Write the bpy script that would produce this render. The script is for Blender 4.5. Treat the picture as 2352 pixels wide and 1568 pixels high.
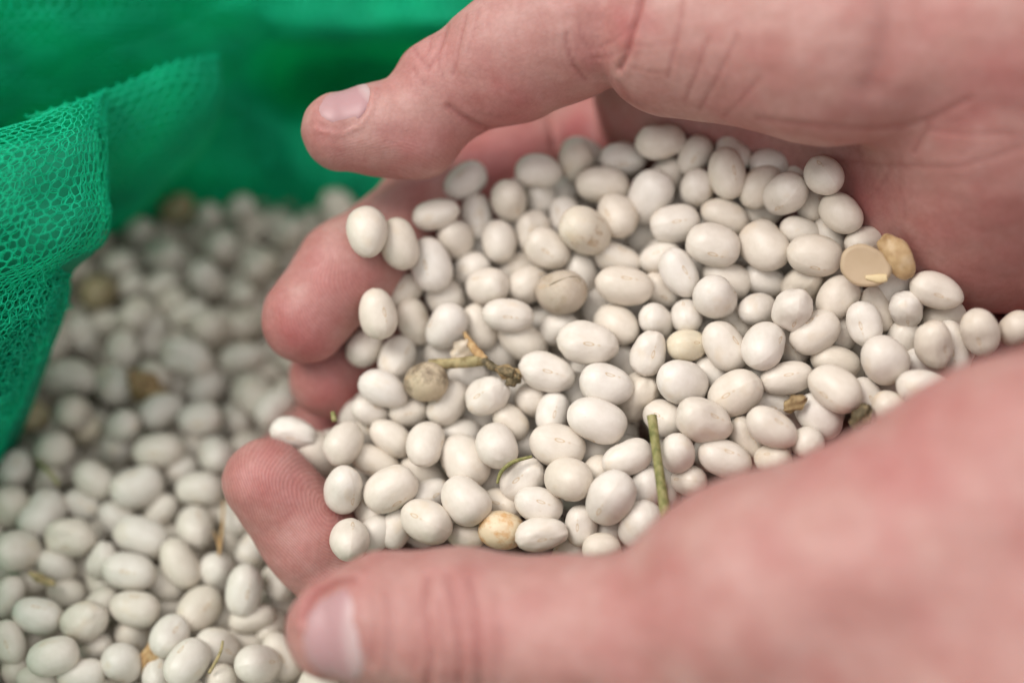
import bpy, math, random
import numpy as np
from mathutils import Matrix, Vector

random.seed(7)
rng = np.random.default_rng(7)
scene = bpy.context.scene
for o in list(bpy.data.objects):
    bpy.data.objects.remove(o)

# ------------------------------------------------------------------ camera, sky, sun, exposure
PITCH = math.radians(53.5)          # how far the camera looks down
CAM_Z = 0.400                       # metres above the ground under the sack
LENS, SENSOR = 50.0, 36.0
cam_data = bpy.data.cameras.new('camera')
cam = bpy.data.objects.new('camera', cam_data)
scene.collection.objects.link(cam)
cam.location = (0, 0, CAM_Z)
cam.rotation_euler = (math.radians(90) - PITCH, 0, 0)
cam_data.lens = LENS
cam_data.sensor_width = SENSOR
cam_data.clip_start = 0.005
cam_data.clip_end = 50
cam_data.dof.use_dof = True
cam_data.dof.focus_distance = 0.238
cam_data.dof.aperture_fstop = 3.8
cam_data.dof.aperture_blades = 0
scene.camera = cam

world = bpy.data.worlds.new('World')
scene.world = world
world.use_nodes = True
wn = world.node_tree.nodes
wl = world.node_tree.links
bg = wn['Background']
sky = wn.new('ShaderNodeTexSky')
sky.sky_type = 'NISHITA'
sky.sun_disc = False
SUN_EL, SUN_AZ = math.radians(58), math.radians(-88)
sky.sun_elevation = SUN_EL
sky.sun_rotation = SUN_AZ
sky.air_density = 1.0
sky.dust_density = 6.0
sky.ozone_density = 1.0
# an overcast veil: the same sky seen through an even white cloud layer
veil = wn.new('ShaderNodeMixRGB')
veil.inputs[0].default_value = 0.88
wl.new(sky.outputs[0], veil.inputs[1])
# overcast cloud is three times as bright overhead as at the horizon (the CIE overcast sky)
wtc = wn.new('ShaderNodeTexCoord')
wsep = wn.new('ShaderNodeSeparateXYZ')
wl.new(wtc.outputs['Generated'], wsep.inputs[0])
wr = wn.new('ShaderNodeMapRange')
wr.inputs['From Min'].default_value = 0.0
wr.inputs['From Max'].default_value = 1.0
wr.inputs['To Min'].default_value = 1 / 3
wr.inputs['To Max'].default_value = 1.0
wl.new(wsep.outputs['Z'], wr.inputs['Value'])
wcol = wn.new('ShaderNodeVectorMath')
wcol.operation = 'SCALE'
wcol.inputs[0].default_value = (8.6, 8.5, 8.35)
wl.new(wr.outputs[0], wcol.inputs['Scale'])
wl.new(wcol.outputs[0], veil.inputs[2])
wl.new(veil.outputs[0], bg.inputs[0])
bg.inputs[1].default_value = 0.10

sun_data = bpy.data.lights.new('sun', 'SUN')
sun_data.energy = 1.5
sun_data.angle = math.radians(30)
sun_data.color = (1.0, 0.965, 0.92)
sun = bpy.data.objects.new('sun', sun_data)
scene.collection.objects.link(sun)
sd = Vector((math.sin(SUN_AZ) * math.cos(SUN_EL), math.cos(SUN_AZ) * math.cos(SUN_EL), math.sin(SUN_EL)))
sun.rotation_euler = sd.to_track_quat('Z', 'Y').to_euler()

scene.view_settings.view_transform = 'Standard'
scene.view_settings.look = 'None'
scene.view_settings.exposure = 0.51
scene.view_settings.gamma = 1.0
scene.view_settings.use_curve_mapping = False
scene.render.engine = 'CYCLES'
scene.cycles.use_denoising = True
scene.cycles.max_bounces = 7
scene.cycles.diffuse_bounces = 3
scene.cycles.adaptive_threshold = 0.02
scene.cycles.transparent_max_bounces = 16

# ------------------------------------------------------------------ coordinates
# the place is laid out in millimetres in the camera's axes (x right, y up, z = -distance) and turned into world metres
K = SENSOR / LENS / 2352.0
CX, CY = 1176.0, 784.0
RW = np.array(cam.rotation_euler.to_matrix())
def C(px, py, d):
    px, py, d = np.asarray(px, float), np.asarray(py, float), np.asarray(d, float)
    return np.stack([(px - CX) * K * d, (CY - py) * K * d, -d], -1)
def W(p):
    """camera-axes millimetres -> world metres"""
    return (np.asarray(p) @ RW.T) * 0.001 + np.array([0, 0, CAM_Z])
def topx(p):
    d = -p[..., 2]
    return np.stack([p[..., 0] / (K * d) + CX, CY - p[..., 1] / (K * d)], -1)
UPC = RW.T @ np.array([0, 0, 1.0])      # world up in camera axes

H_SACK = 233.0                            # camera height above the sack's bean surface
def sack_depth(px, py):
    v = (CY - py) * K
    return H_SACK / (math.sin(PITCH) - v * math.cos(PITCH))
def heap_depth(px, py):
    d = 244.5 - (px - 1400) * 0.0165 + (800 - py) * 0.026
    return d

# ------------------------------------------------------------------ materials
def new_mat(name):
    m = bpy.data.materials.new(name)
    m.use_nodes = True
    nt = m.node_tree
    return m, nt, nt.nodes['Principled BSDF']

def nd(nt, t, **kw):
    n = nt.nodes.new(t)
    for k, v in kw.items():
        setattr(n, k, v)
    return n

def ramp(nt, src, stops):
    r = nd(nt, 'ShaderNodeValToRGB')
    e = r.color_ramp.elements
    while len(e) < len(stops):
        e.new(0.5)
    for el, (p, c) in zip(e, stops):
        el.position = p
        el.color = c if len(c) == 4 else (*c, 1)
    nt.links.new(src, r.inputs[0])
    return r.outputs[0]

def mix(nt, fac, a, b, mode='MIX'):
    n = nd(nt, 'ShaderNodeMixRGB', blend_type=mode)
    for i, v in ((0, fac), (1, a), (2, b)):
        if hasattr(v, 'is_output') or isinstance(v, bpy.types.NodeSocket):
            nt.links.new(v, n.inputs[i])
        else:
            n.inputs[i].default_value = v if i == 0 else (*v, 1)
    return n.outputs[0]

def noise(nt, scale, detail=3, rough=0.55, coord='Object', seed_from_object=False, distort=0):
    tc = nd(nt, 'ShaderNodeTexCoord')
    n = nd(nt, 'ShaderNodeTexNoise')
    n.inputs['Scale'].default_value = scale
    n.inputs['Detail'].default_value = detail
    n.inputs['Roughness'].default_value = rough
    n.inputs['Distortion'].default_value = distort
    src = tc.outputs[coord]
    if seed_from_object:
        oi = nd(nt, 'ShaderNodeObjectInfo')
        mul = nd(nt, 'ShaderNodeMath', operation='MULTIPLY')
        mul.inputs[1].default_value = 37.0
        nt.links.new(oi.outputs['Random'], mul.inputs[0])
        add = nd(nt, 'ShaderNodeVectorMath', operation='ADD')
        nt.links.new(src, add.inputs[0])
        nt.links.new(mul.outputs[0], add.inputs[1])
        src = add.outputs[0]
    nt.links.new(src, n.inputs['Vector'])
    return n.outputs[0]

def bump(nt, bsdf, height, strength, dist):
    b = nd(nt, 'ShaderNodeBump')
    b.inputs['Strength'].default_value = strength
    b.inputs['Distance'].default_value = dist
    nt.links.new(height, b.inputs['Height'])
    nt.links.new(b.outputs[0], bsdf.inputs['Normal'])
    return b

def bean_material(name, pale, warm, stain=None, stain_lo=0.5, stain_hi=0.7, stain_scale=1.1, rough=0.42, sss=0.12, scar=True):
    """bean skin in unit-bean coordinates; the attribute 'eye' marks the bean's scar"""
    m, nt, b = new_mat(name)
    L = nt.links
    oi = nd(nt, 'ShaderNodeObjectInfo')
    base = mix(nt, oi.outputs['Random'], pale, warm)
    mott = ramp(nt, noise(nt, 2.6, 4, 0.6, seed_from_object=True), [(0.35, (0.93, 0.92, 0.90)), (0.68, (1.0, 1.0, 1.0))])
    base = mix(nt, 1.0, base, mott, 'MULTIPLY')
    # warm blush patches some beans carry
    bl = ramp(nt, noise(nt, 0.9, 2, 0.5, seed_from_object=True), [(0.60, (0, 0, 0)), (0.76, (0.5, 0.5, 0.5))])
    base = mix(nt, bl, base, (warm[0] * 0.93, warm[1] * 0.84, warm[2] * 0.70))
    sp = ramp(nt, noise(nt, 9, 2, 0.5, seed_from_object=True), [(0.76, (0, 0, 0)), (0.80, (0.55, 0.55, 0.55))])
    base = mix(nt, sp, base, (warm[0] * 0.62, warm[1] * 0.5, warm[2] * 0.36))
    if stain:
        st = ramp(nt, noise(nt, stain_scale, 5, 0.65, seed_from_object=True), [(stain_lo, (0, 0, 0)), (stain_hi, (1, 1, 1))])
        base = mix(nt, st, base, stain)
    hgt = noise(nt, 7, 4, 0.6, seed_from_object=True)
    if scar:
        def math_(op, a_, b_=None, c_=None):
            n = nd(nt, 'ShaderNodeMath', operation=op)
            for i, q in enumerate((a_, b_, c_)):
                if q is None:
                    continue
                if isinstance(q, (int, float)):
                    n.inputs[i].default_value = q
                else:
                    L.new(q, n.inputs[i])
            return n.outputs[0]
        tc = nd(nt, 'ShaderNodeTexCoord')
        sx = nd(nt, 'ShaderNodeSeparateXYZ')
        L.new(tc.outputs['Object'], sx.inputs[0])
        X, Y, Z = sx.outputs
        under = math_('LESS_THAN', Y, -0.2)
        e = math_('SQRT', math_('ADD', math_('POWER', math_('DIVIDE', X, 0.21), 2), math_('POWER', math_('DIVIDE', Z, 0.10), 2)))
        ring = ramp(nt, e, [(0.0, (0.15, 0.15, 0.15)), (0.5, (0.1, 0.1, 0.1)), (0.72, (0.9, 0.9, 0.9)), (0.95, (0.3, 0.3, 0.3)), (1.0, (0, 0, 0))])
        e2 = math_('SQRT', math_('ADD', math_('POWER', math_('DIVIDE', math_('SUBTRACT', X, 0.34), 0.09), 2), math_('POWER', math_('DIVIDE', Z, 0.07), 2)))
        dot = ramp(nt, e2, [(0.0, (0.6, 0.6, 0.6)), (1.0, (0, 0, 0))])
        seam = ramp(nt, math_('ABSOLUTE', Z), [(0.0, (0.10, 0.10, 0.10)), (0.05, (0, 0, 0))])
        mark = math_('MULTIPLY', math_('MAXIMUM', math_('MAXIMUM', ring, dot), seam), under)
        base = mix(nt, mark, base, (0.56, 0.40, 0.23))
        hgt = math_('MULTIPLY_ADD', mark, 1.6, hgt)
    L.new(base, b.inputs['Base Color'])
    b.inputs['Roughness'].default_value = rough
    b.inputs['Specular IOR Level'].default_value = 0.4
    b.inputs['Subsurface Weight'].default_value = sss
    b.inputs['Subsurface Radius'].default_value = (1.0, 0.75, 0.5)
    b.inputs['Subsurface Scale'].default_value = 0.0012
    bump(nt, b, hgt, 0.07, 0.06)
    return m

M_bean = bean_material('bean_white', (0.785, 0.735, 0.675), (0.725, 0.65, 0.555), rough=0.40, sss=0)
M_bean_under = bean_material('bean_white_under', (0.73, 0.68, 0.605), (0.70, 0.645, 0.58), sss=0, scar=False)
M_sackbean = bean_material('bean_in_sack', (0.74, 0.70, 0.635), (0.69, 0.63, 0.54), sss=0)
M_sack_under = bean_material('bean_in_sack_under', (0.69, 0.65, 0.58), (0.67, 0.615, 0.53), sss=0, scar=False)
M_tan = bean_material('bean_tan', (0.57, 0.49, 0.40), (0.55, 0.47, 0.38), (0.43, 0.34, 0.24), 0.5, 0.75, 1.4, 0.6)
M_spot = bean_material('bean_spotted', (0.58, 0.48, 0.34), (0.58, 0.48, 0.34), (0.20, 0.15, 0.10), 0.46, 0.66, 0.9, 0.6)
M_stained = bean_material('bean_stained', (0.74, 0.67, 0.56), (0.74, 0.67, 0.56), (0.40, 0.26, 0.13), 0.56, 0.74, 1.3, 0.5)
M_yellow = bean_material('bean_yellow', (0.76, 0.685, 0.535), (0.76, 0.685, 0.535))
M_orange = bean_material('bean_orange', (0.77, 0.64, 0.45), (0.77, 0.64, 0.45), (0.60, 0.32, 0.11), 0.48, 0.68, 1.2, 0.45)
M_olive = bean_material('bean_olive', (0.48, 0.42, 0.26), (0.44, 0.38, 0.24), (0.30, 0.22, 0.11), 0.45, 0.7, 1.2, 0.5)

def plant_material(name, a, b_, c, scale=(300, 300, 40), rough=0.75):
    m, nt, b = new_mat(name)
    tc = nd(nt, 'ShaderNodeTexCoord')
    mp = nd(nt, 'ShaderNodeMapping')
    mp.inputs['Scale'].default_value = scale
    nt.links.new(tc.outputs['Object'], mp.inputs[0])
    n = nd(nt, 'ShaderNodeTexNoise')
    n.inputs['Scale'].default_value = 3.0
    n.inputs['Detail'].default_value = 4
    nt.links.new(mp.outputs[0], n.inputs['Vector'])
    col = ramp(nt, n.outputs[0], [(0.3, a), (0.5, b_), (0.7, c)])
    nt.links.new(col, b.inputs['Base Color'])
    b.inputs['Roughness'].default_value = rough
    bump(nt, b, n.outputs[0], 0.6, 0.0003)
    return m
M_green_stem = plant_material('dry_green_stem', (0.12, 0.13, 0.035), (0.25, 0.24, 0.085), (0.38, 0.34, 0.16))
M_twig = plant_material('dry_twig', (0.20, 0.15, 0.06), (0.36, 0.30, 0.15), (0.48, 0.36, 0.18))
M_sliver = plant_material('orange_sliver', (0.30, 0.17, 0.07), (0.46, 0.29, 0.13), (0.56, 0.41, 0.22))
M_husk = plant_material('brown_husk', (0.14, 0.085, 0.035), (0.28, 0.19, 0.09), (0.42, 0.31, 0.16), (250, 250, 250))
M_husk_dark = plant_material('dark_husk', (0.06, 0.045, 0.02), (0.13, 0.10, 0.05), (0.26, 0.19, 0.10), (400, 400, 400))
M_paper = plant_material('papery_leaf', (0.50, 0.40, 0.28), (0.62, 0.52, 0.40), (0.68, 0.60, 0.50), (200, 200, 200))
M_split = plant_material('split_bean_flesh', (0.47, 0.345, 0.215), (0.50, 0.375, 0.24), (0.54, 0.41, 0.27), (60, 60, 60), 0.5)
M_embryo = plant_material('embryo', (0.64, 0.50, 0.28), (0.68, 0.54, 0.31), (0.70, 0.57, 0.35), (80, 80, 80), 0.5)
M_brownskin = plant_material('brown_bean_skin', (0.36, 0.22, 0.10), (0.54, 0.38, 0.20), (0.64, 0.50, 0.32), (120, 120, 120), 0.45)

def net_material(name, col, trans, rough=0.55):
    m, nt, b = new_mat(name)
    n = noise(nt, 60, 2, 0.5)
    c = ramp(nt, n, [(0.3, tuple(x * 0.8 for x in col)), (0.7, tuple(min(1, x * 1.15) for x in col))])
    nt.links.new(c, b.inputs['Base Color'])
    b.inputs['Roughness'].default_value = rough
    t = nd(nt, 'ShaderNodeBsdfTranslucent')
    nt.links.new(c, t.inputs['Color'])
    ms = nd(nt, 'ShaderNodeMixShader')
    ms.inputs[0].default_value = trans
    out = nt.nodes['Material Output']
    nt.links.new(b.outputs[0], ms.inputs[1])
    nt.links.new(t.outputs[0], ms.inputs[2])
    nt.links.new(ms.outputs[0], out.inputs['Surface'])
    return m
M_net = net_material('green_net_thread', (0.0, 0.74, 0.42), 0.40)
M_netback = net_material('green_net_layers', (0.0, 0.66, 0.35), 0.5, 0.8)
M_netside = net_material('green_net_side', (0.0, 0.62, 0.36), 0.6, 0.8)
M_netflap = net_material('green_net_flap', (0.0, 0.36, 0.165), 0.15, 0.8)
M_netshade = net_material('green_net_shaded', (0.0, 0.30, 0.16), 0.12, 0.8)  # the net green darkened, with the shade behind the holes painted in

def skin_material():
    m, nt, b = new_mat('skin')
    L = nt.links
    col = nd(nt, 'ShaderNodeAttribute', attribute_name='tone')
    fine = ramp(nt, noise(nt, 900, 4, 0.6), [(0.3, (0.93, 0.90, 0.89)), (0.7, (1.04, 1.04, 1.04))])
    base = mix(nt, 1.0, col.outputs['Color'], fine, 'MULTIPLY')
    mot = ramp(nt, noise(nt, 160, 3, 0.6), [(0.38, (0.93, 0.84, 0.83)), (0.66, (1.03, 1.06, 1.06))])
    base = mix(nt, 1.0, base, mot, 'MULTIPLY')
    ph = nd(nt, 'ShaderNodeAttribute', attribute_name='ridge')
    am = nd(nt, 'ShaderNodeAttribute', attribute_name='ridge_amount')
    s = nd(nt, 'ShaderNodeMath', operation='SINE')
    L.new(ph.outputs['Fac'], s.inputs[0])
    s2 = nd(nt, 'ShaderNodeMath', operation='MULTIPLY')
    L.new(s.outputs[0], s2.inputs[0])
    L.new(am.outputs['Fac'], s2.inputs[1])
    f2 = nd(nt, 'ShaderNodeMath', operation='MULTIPLY_ADD')
    L.new(s2.outputs[0], f2.inputs[0])
    f2.inputs[1].default_value = 0.5
    f2.inputs[2].default_value = 0.5
    rc = ramp(nt, f2.outputs[0], [(0.0, (0.93, 0.88, 0.88)), (1.0, (1.05, 1.07, 1.07))])
    base = mix(nt, 1.0, base, rc, 'MULTIPLY')
    L.new(base, b.inputs['Base Color'])
    b.inputs['Roughness'].default_value = 0.52
    b.inputs['Specular IOR Level'].default_value = 0.38
    b.inputs['Subsurface Weight'].default_value = 0.22
    b.inputs['Subsurface Radius'].default_value = (1.0, 0.36, 0.22)
    b.inputs['Subsurface Scale'].default_value = 0.0022
    tc = nd(nt, 'ShaderNodeTexCoord')
    vo = nd(nt, 'ShaderNodeTexVoronoi')
    vo.inputs['Scale'].default_value = 1500
    L.new(tc.outputs['Object'], vo.inputs['Vector'])
    h = nd(nt, 'ShaderNodeMath', operation='MULTIPLY_ADD')
    L.new(s2.outputs[0], h.inputs[0])
    h.inputs[1].default_value = 0.55
    L.new(vo.outputs['Distance'], h.inputs[2])
    vl = nd(nt, 'ShaderNodeTexVoronoi', feature='DISTANCE_TO_EDGE')
    vl.inputs['Scale'].default_value = 620
    vl.inputs['Randomness'].default_value = 1.0
    dn = nd(nt, 'ShaderNodeTexNoise')
    dn.inputs['Scale'].default_value = 260
    dn.inputs['Detail'].default_value = 3
    L.new(tc.outputs['Object'], dn.inputs['Vector'])
    dv = nd(nt, 'ShaderNodeVectorMath', operation='MULTIPLY_ADD')
    L.new(dn.outputs['Color'], dv.inputs[0])
    dv.inputs[1].default_value = (0.0035, 0.0035, 0.0035)
    L.new(tc.outputs['Object'], dv.inputs[2])
    L.new(dv.outputs[0], vl.inputs['Vector'])
    lines = ramp(nt, vl.outputs['Distance'], [(0.0, (0, 0, 0)), (0.16, (1, 1, 1))])
    lc = ramp(nt, vl.outputs['Distance'], [(0.0, (0.965, 0.94, 0.935)), (0.14, (1, 1, 1))])
    base = mix(nt, 1.0, base, lc, 'MULTIPLY')
    L.new(base, b.inputs['Base Color'])
    hl = nd(nt, 'ShaderNodeMath', operation='MULTIPLY_ADD')
    L.new(lines, hl.inputs[0])
    hl.inputs[1].default_value = 0.3
    L.new(h.outputs[0], hl.inputs[2])
    h = hl
    wr_ = noise(nt, 420, 6, 0.65, distort=1.2)
    h2 = nd(nt, 'ShaderNodeMath', operation='MULTIPLY_ADD')
    L.new(wr_, h2.inputs[0])
    h2.inputs[1].default_value = 1.6
    L.new(h.outputs[0], h2.inputs[2])
    bump(nt, b, h2.outputs[0], 0.26, 0.00013)
    return m
M_skin = skin_material()

def nail_material():
    m, nt, b = new_mat('nail')
    col = nd(nt, 'ShaderNodeAttribute', attribute_name='tone')
    nt.links.new(col.outputs['Color'], b.inputs['Base Color'])
    b.inputs['Roughness'].default_value = 0.42
    b.inputs['Specular IOR Level'].default_value = 0.5
    b.inputs['Subsurface Weight'].default_value = 0.2
    b.inputs['Subsurface Radius'].default_value = (1.0, 0.45, 0.4)
    b.inputs['Subsurface Scale'].default_value = 0.0015
    bump(nt, b, noise(nt, 500, 3, 0.5), 0.1, 0.0002)
    return m
M_nail = nail_material()

# ------------------------------------------------------------------ object helpers
def link(o, parent=None):
    scene.collection.objects.link(o)
    if parent:
        o.parent = parent
    return o
def tag(o, label=None, cat=None, group=None, kind=None):
    for k, v in (('label', label), ('category', cat), ('group', group), ('kind', kind)):
        if v:
            o[k] = v
    return o
def mesh_obj(name, verts, faces, mat, parent=None, smooth=True, origin=None):
    """verts in world metres"""
    v = np.asarray(verts, float)
    org = v.mean(0) if origin is None else np.asarray(origin, float)
    if parent is not None:
        org = np.array(parent.location)
    me = bpy.data.meshes.new(name)
    if isinstance(faces, np.ndarray):
        me.vertices.add(len(v)); me.vertices.foreach_set('co', (v - org).astype(np.float32).ravel())
        me.loops.add(faces.size); me.loops.foreach_set('vertex_index', faces.astype(np.int32).ravel())
        me.polygons.add(len(faces)); me.polygons.foreach_set('loop_start', np.arange(0, faces.size, faces.shape[1], dtype=np.int32))
        me.update(calc_edges=True); me.validate()
    else:
        me.from_pydata((v - org).tolist(), [], [tuple(int(i) for i in f) for f in faces])
    me.materials.append(mat)
    if smooth:
        me.shade_smooth()
    o = bpy.data.objects.new(name, me)
    if parent is None:
        o.location = org
    link(o, parent)
    return o
def colour_attr(me, name, cols):
    a = me.attributes.new(name, 'FLOAT_COLOR', 'POINT')
    c = np.ones((len(cols), 4), np.float32)
    c[:, :3] = cols
    a.data.foreach_set('color', c.ravel())
def float_attr(me, name, vals):
    a = me.attributes.new(name, 'FLOAT', 'POINT')
    a.data.foreach_set('value', np.asarray(vals, np.float32))

def smooth_noise(p, scale, seed):
    """cheap smooth noise on points (sum of sines), about -1..1"""
    r = np.random.default_rng(seed)
    out = np.zeros(len(p))
    for _ in range(7):
        k = r.normal(size=3)
        k *= (0.6 + 0.9 * r.random()) / np.linalg.norm(k) * 2 * math.pi / scale
        out += np.sin(p @ k + r.random() * 6.28)
    return out / 3.2

# ------------------------------------------------------------------ hands: a blended body of bones and flesh, skinned as one surface
def smin(a, b, k):
    h = np.clip(0.5 + 0.5 * (b - a) / k, 0, 1)
    return b + (a - b) * h - k * h * (1 - h)
def cone(p, a, b, ra, rb):
    a = a.astype(np.float32); ab = (b - a).astype(np.float32)
    x, y, z = p[:, 0] - a[0], p[:, 1] - a[1], p[:, 2] - a[2]
    h = x * ab[0]; h += y * ab[1]; h += z * ab[2]
    h *= 1.0 / max(float(ab @ ab), 1e-6)
    np.clip(h, 0, 1, out=h)
    x -= h * ab[0]; y -= h * ab[1]; z -= h * ab[2]
    x *= x; y *= y; z *= z
    x += y; x += z
    np.sqrt(x, out=x)
    h *= np.float32(rb - ra)
    x -= h
    x -= np.float32(ra)
    return x
def chain(p, pts, k):
    out = None
    for (a, b) in zip(pts[:-1], pts[1:]):
        d = cone(p, C(*a[:3]), C(*b[:3]), a[3], b[3])
        out = d if out is None else smin(out, d, k)
    return out

UP = dict(
    palm=[[(1560, 70, 236, 14.0), (1900, 85, 226, 15.0)],
          [(1900, 85, 226, 15.0), (2300, 60, 222, 16.5)],
          [(2300, 60, 222, 16.5), (2900, 60, 225, 18)],
          [(1380, 350, 292, 12), (1720, 420, 279, 17.5)],
          [(1720, 420, 279, 17.5), (2250, 430, 247, 19.0)],
          [(1950, 320, 265, 17.0), (2300, 285, 234, 18.0)],
          [(2300, 285, 232, 18.0), (2950, 250, 228, 19.0)],
          [(1900, 500, 278, 15.5), (2500, 472, 246, 17.6)],
          [(2500, 472, 246, 17.6), (2950, 420, 238, 20)],
          [(2250, 430, 245, 19.0), (2950, 250, 236, 20)],
          [(1560, 200, 268, 16), (1900, 240, 260, 18)],
          [(1450, 480, 293, 11), (1900, 520, 285, 14)]],
    thumb=[(783, 303, 246, 6.7), (885, 296, 247, 7.75), (955, 300, 248, 8.0), (1022, 211, 247, 8.8), (1172, 132, 244, 10.9), (1300, 70, 242, 11.6), (1385, 28, 241, 11.6)],
    fingers=[[(702, 733, 252, 7.9), (800, 618, 256, 8.7), (985, 490, 269, 9.5), (1180, 400, 282, 10), (1380, 350, 292, 11)],
             [(755, 868, 263, 7.3), (900, 770, 270, 8.4), (1150, 610, 283, 9.3), (1450, 480, 293, 11)],
             [(652, 1078, 272, 7.0), (820, 930, 281, 8.0), (1100, 740, 292, 9), (1480, 560, 296, 11)],
             [(860, 1090, 292, 6.5), (1050, 930, 298, 7.5), (1300, 780, 302, 8), (1600, 640, 298, 10)]],
)
LOW = dict(
    palm=[[(1500, 1450, 207, 11.8), (1750, 1372, 202, 15.8)],
          [(1750, 1372, 202, 15.8), (2100, 1285, 199, 17.4)],
          [(2100, 1285, 199, 17.4), (2352, 1150, 196, 18.2)],
          [(2352, 1150, 196, 18.2), (2950, 980, 195, 20)],
          [(1600, 1600, 212, 15), (2400, 1500, 200, 26)],
          [(2400, 1500, 200, 26), (2950, 1250, 196, 28)],
          [(1500, 1520, 238, 14), (2000, 1350, 232, 20)],
          [(1560, 1300, 282, 11), (2050, 1120, 270, 14)],
          [(2050, 1120, 270, 14), (2600, 1130, 240, 18)],
          [(1450, 1480, 255, 12), (2050, 1250, 262, 16)],
          [(2250, 880, 264, 13), (2950, 860, 244, 16)]],
    thumb=[(768, 1446, 217, 7.5), (880, 1426, 217, 10.1), (1050, 1436, 215.5, 11.4), (1300, 1460, 212, 11.4), (1500, 1450, 207, 11.8)],
    fingers=[[(616, 1108, 248, 7.8), (722, 1240, 250, 8.3), (862, 1390, 252, 9.2), (1080, 1500, 250, 10), (1450, 1500, 246, 12)],
             [(880, 1190, 274, 7.8), (1000, 1330, 274, 8.5), (1150, 1440, 270, 9.5), (1450, 1480, 258, 11)],
             [(1020, 1160, 286, 7.4), (1150, 1290, 286, 8.2), (1320, 1380, 280, 9.3), (1600, 1400, 268, 11)],
             [(1180, 1090, 296, 6.6), (1330, 1210, 294, 7.4), (1500, 1280, 286, 8.3), (1800, 1300, 270, 11)]],
)
def hand_sdf(p, spec):
    p = np.asarray(p, np.float32)
    palm = None
    for seg in spec['palm']:
        d = chain(p, seg, 1)
        palm = d if palm is None else smin(palm, d, 7.0)
    th = smin(palm, chain(p, spec['thumb'], 2.4), 2.2)
    out = th
    for f in spec['fingers']:
        fd = smin(palm, chain(p, f, 3.0), 6.0)
        out = smin(out, fd, 0.7)
    return out

def sdf_grad(p, fn, e=0.15):
    f0 = fn(p)
    g = np.stack([fn(p + np.eye(3)[i] * e) - f0 for i in range(3)], -1).astype(float)
    return g / np.maximum(np.linalg.norm(g, axis=1, keepdims=True), 1e-9), f0.astype(float)

def surface_nets(fn, lo, hi, h):
    """dual surface of fn = 0, evaluated finely only near the surface"""
    s = 5
    n = (np.ceil((hi - lo) / (h * s)).astype(int) + 1)
    ax = [lo[i] + np.arange(n[i]) * h * s for i in range(3)]
    G = np.stack(np.meshgrid(*ax, indexing='ij'), -1).reshape(-1, 3)
    Fc = fn(G).reshape(n)
    N = (n - 1) * s + 1
    near = np.abs(Fc) < h * s * 1.9
    idx = [np.clip(np.round(np.arange(N[i]) / s).astype(int), 0, n[i] - 1) for i in range(3)]
    F = np.sign(Fc)[np.ix_(*idx)].astype(np.float32) * 10
    mask = near[np.ix_(*idx)]
    ii = np.argwhere(mask)
    vals = np.empty(len(ii), np.float32)
    for a in range(0, len(ii), 400000):
        vals[a:a + 400000] = fn(lo + ii[a:a + 400000] * h)
    F[mask] = vals
    ins = F < 0
    # cells that straddle the surface
    cs = [slice(None, -1), slice(1, None)]
    cnt = sum(ins[cs[a], cs[b], cs[c]].astype(np.int8) for a in (0, 1) for b in (0, 1) for c in (0, 1))
    cell = (cnt > 0) & (cnt < 8)
    ci = np.argwhere(cell)
    vid = -np.ones(cell.shape, np.int64)
    vid[tuple(ci.T)] = np.arange(len(ci))
    acc = np.zeros((len(ci), 3)); num = np.zeros(len(ci))
    corners = [(a, b, c) for a in (0, 1) for b in (0, 1) for c in (0, 1)]
    for a in corners:
        for axis in range(3):
            if a[axis] == 0:
                b = list(a); b[axis] = 1
                fa = F[tuple((ci + a).T)]; fb = F[tuple((ci + b).T)]
                x = (fa < 0) != (fb < 0)
                t = np.where(x, fa / np.where(x, fa - fb, 1), 0)
                q = np.repeat(np.array(a, float)[None], len(ci), 0)
                q[:, axis] = t
                acc[x] += q[x]; num[x] += 1
    verts = lo + (ci + acc / num[:, None]) * h
    quads = []
    for axis in range(3):
        sl0 = [slice(None)] * 3; sl1 = [slice(None)] * 3
        sl0[axis] = slice(None, -1); sl1[axis] = slice(1, None)
        x = ins[tuple(sl0)] != ins[tuple(sl1)]
        e = np.argwhere(x)
        u, v = (axis + 1) % 3, (axis + 2) % 3
        ok = (e[:, u] > 0) & (e[:, v] > 0) & (e[:, u] < N[u] - 1) & (e[:, v] < N[v] - 1)
        e = e[ok]
        def at(du, dv):
            q = e.copy(); q[:, u] -= du; q[:, v] -= dv
            return vid[tuple(q.T)]
        f = np.stack([at(1, 1), at(0, 1), at(0, 0), at(1, 0)], 1)
        flip = ~ins[tuple(e.T)]
        f[flip] = f[flip][:, ::-1]
        quads.append(f[(f >= 0).all(1)])
    return verts, np.concatenate(quads)

def poly_dist(q, line):
    """distance in photo units from points q to a polyline, with fade near its ends"""
    best = np.full(len(q), 1e9)
    L = np.array(line, float)
    for a, b in zip(L[:-1], L[1:]):
        ab = b - a
        t = np.clip(((q - a) @ ab) / (ab @ ab), 0, 1)
        best = np.minimum(best, np.linalg.norm(q - a - t[:, None] * ab, axis=1))
    return best

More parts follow.
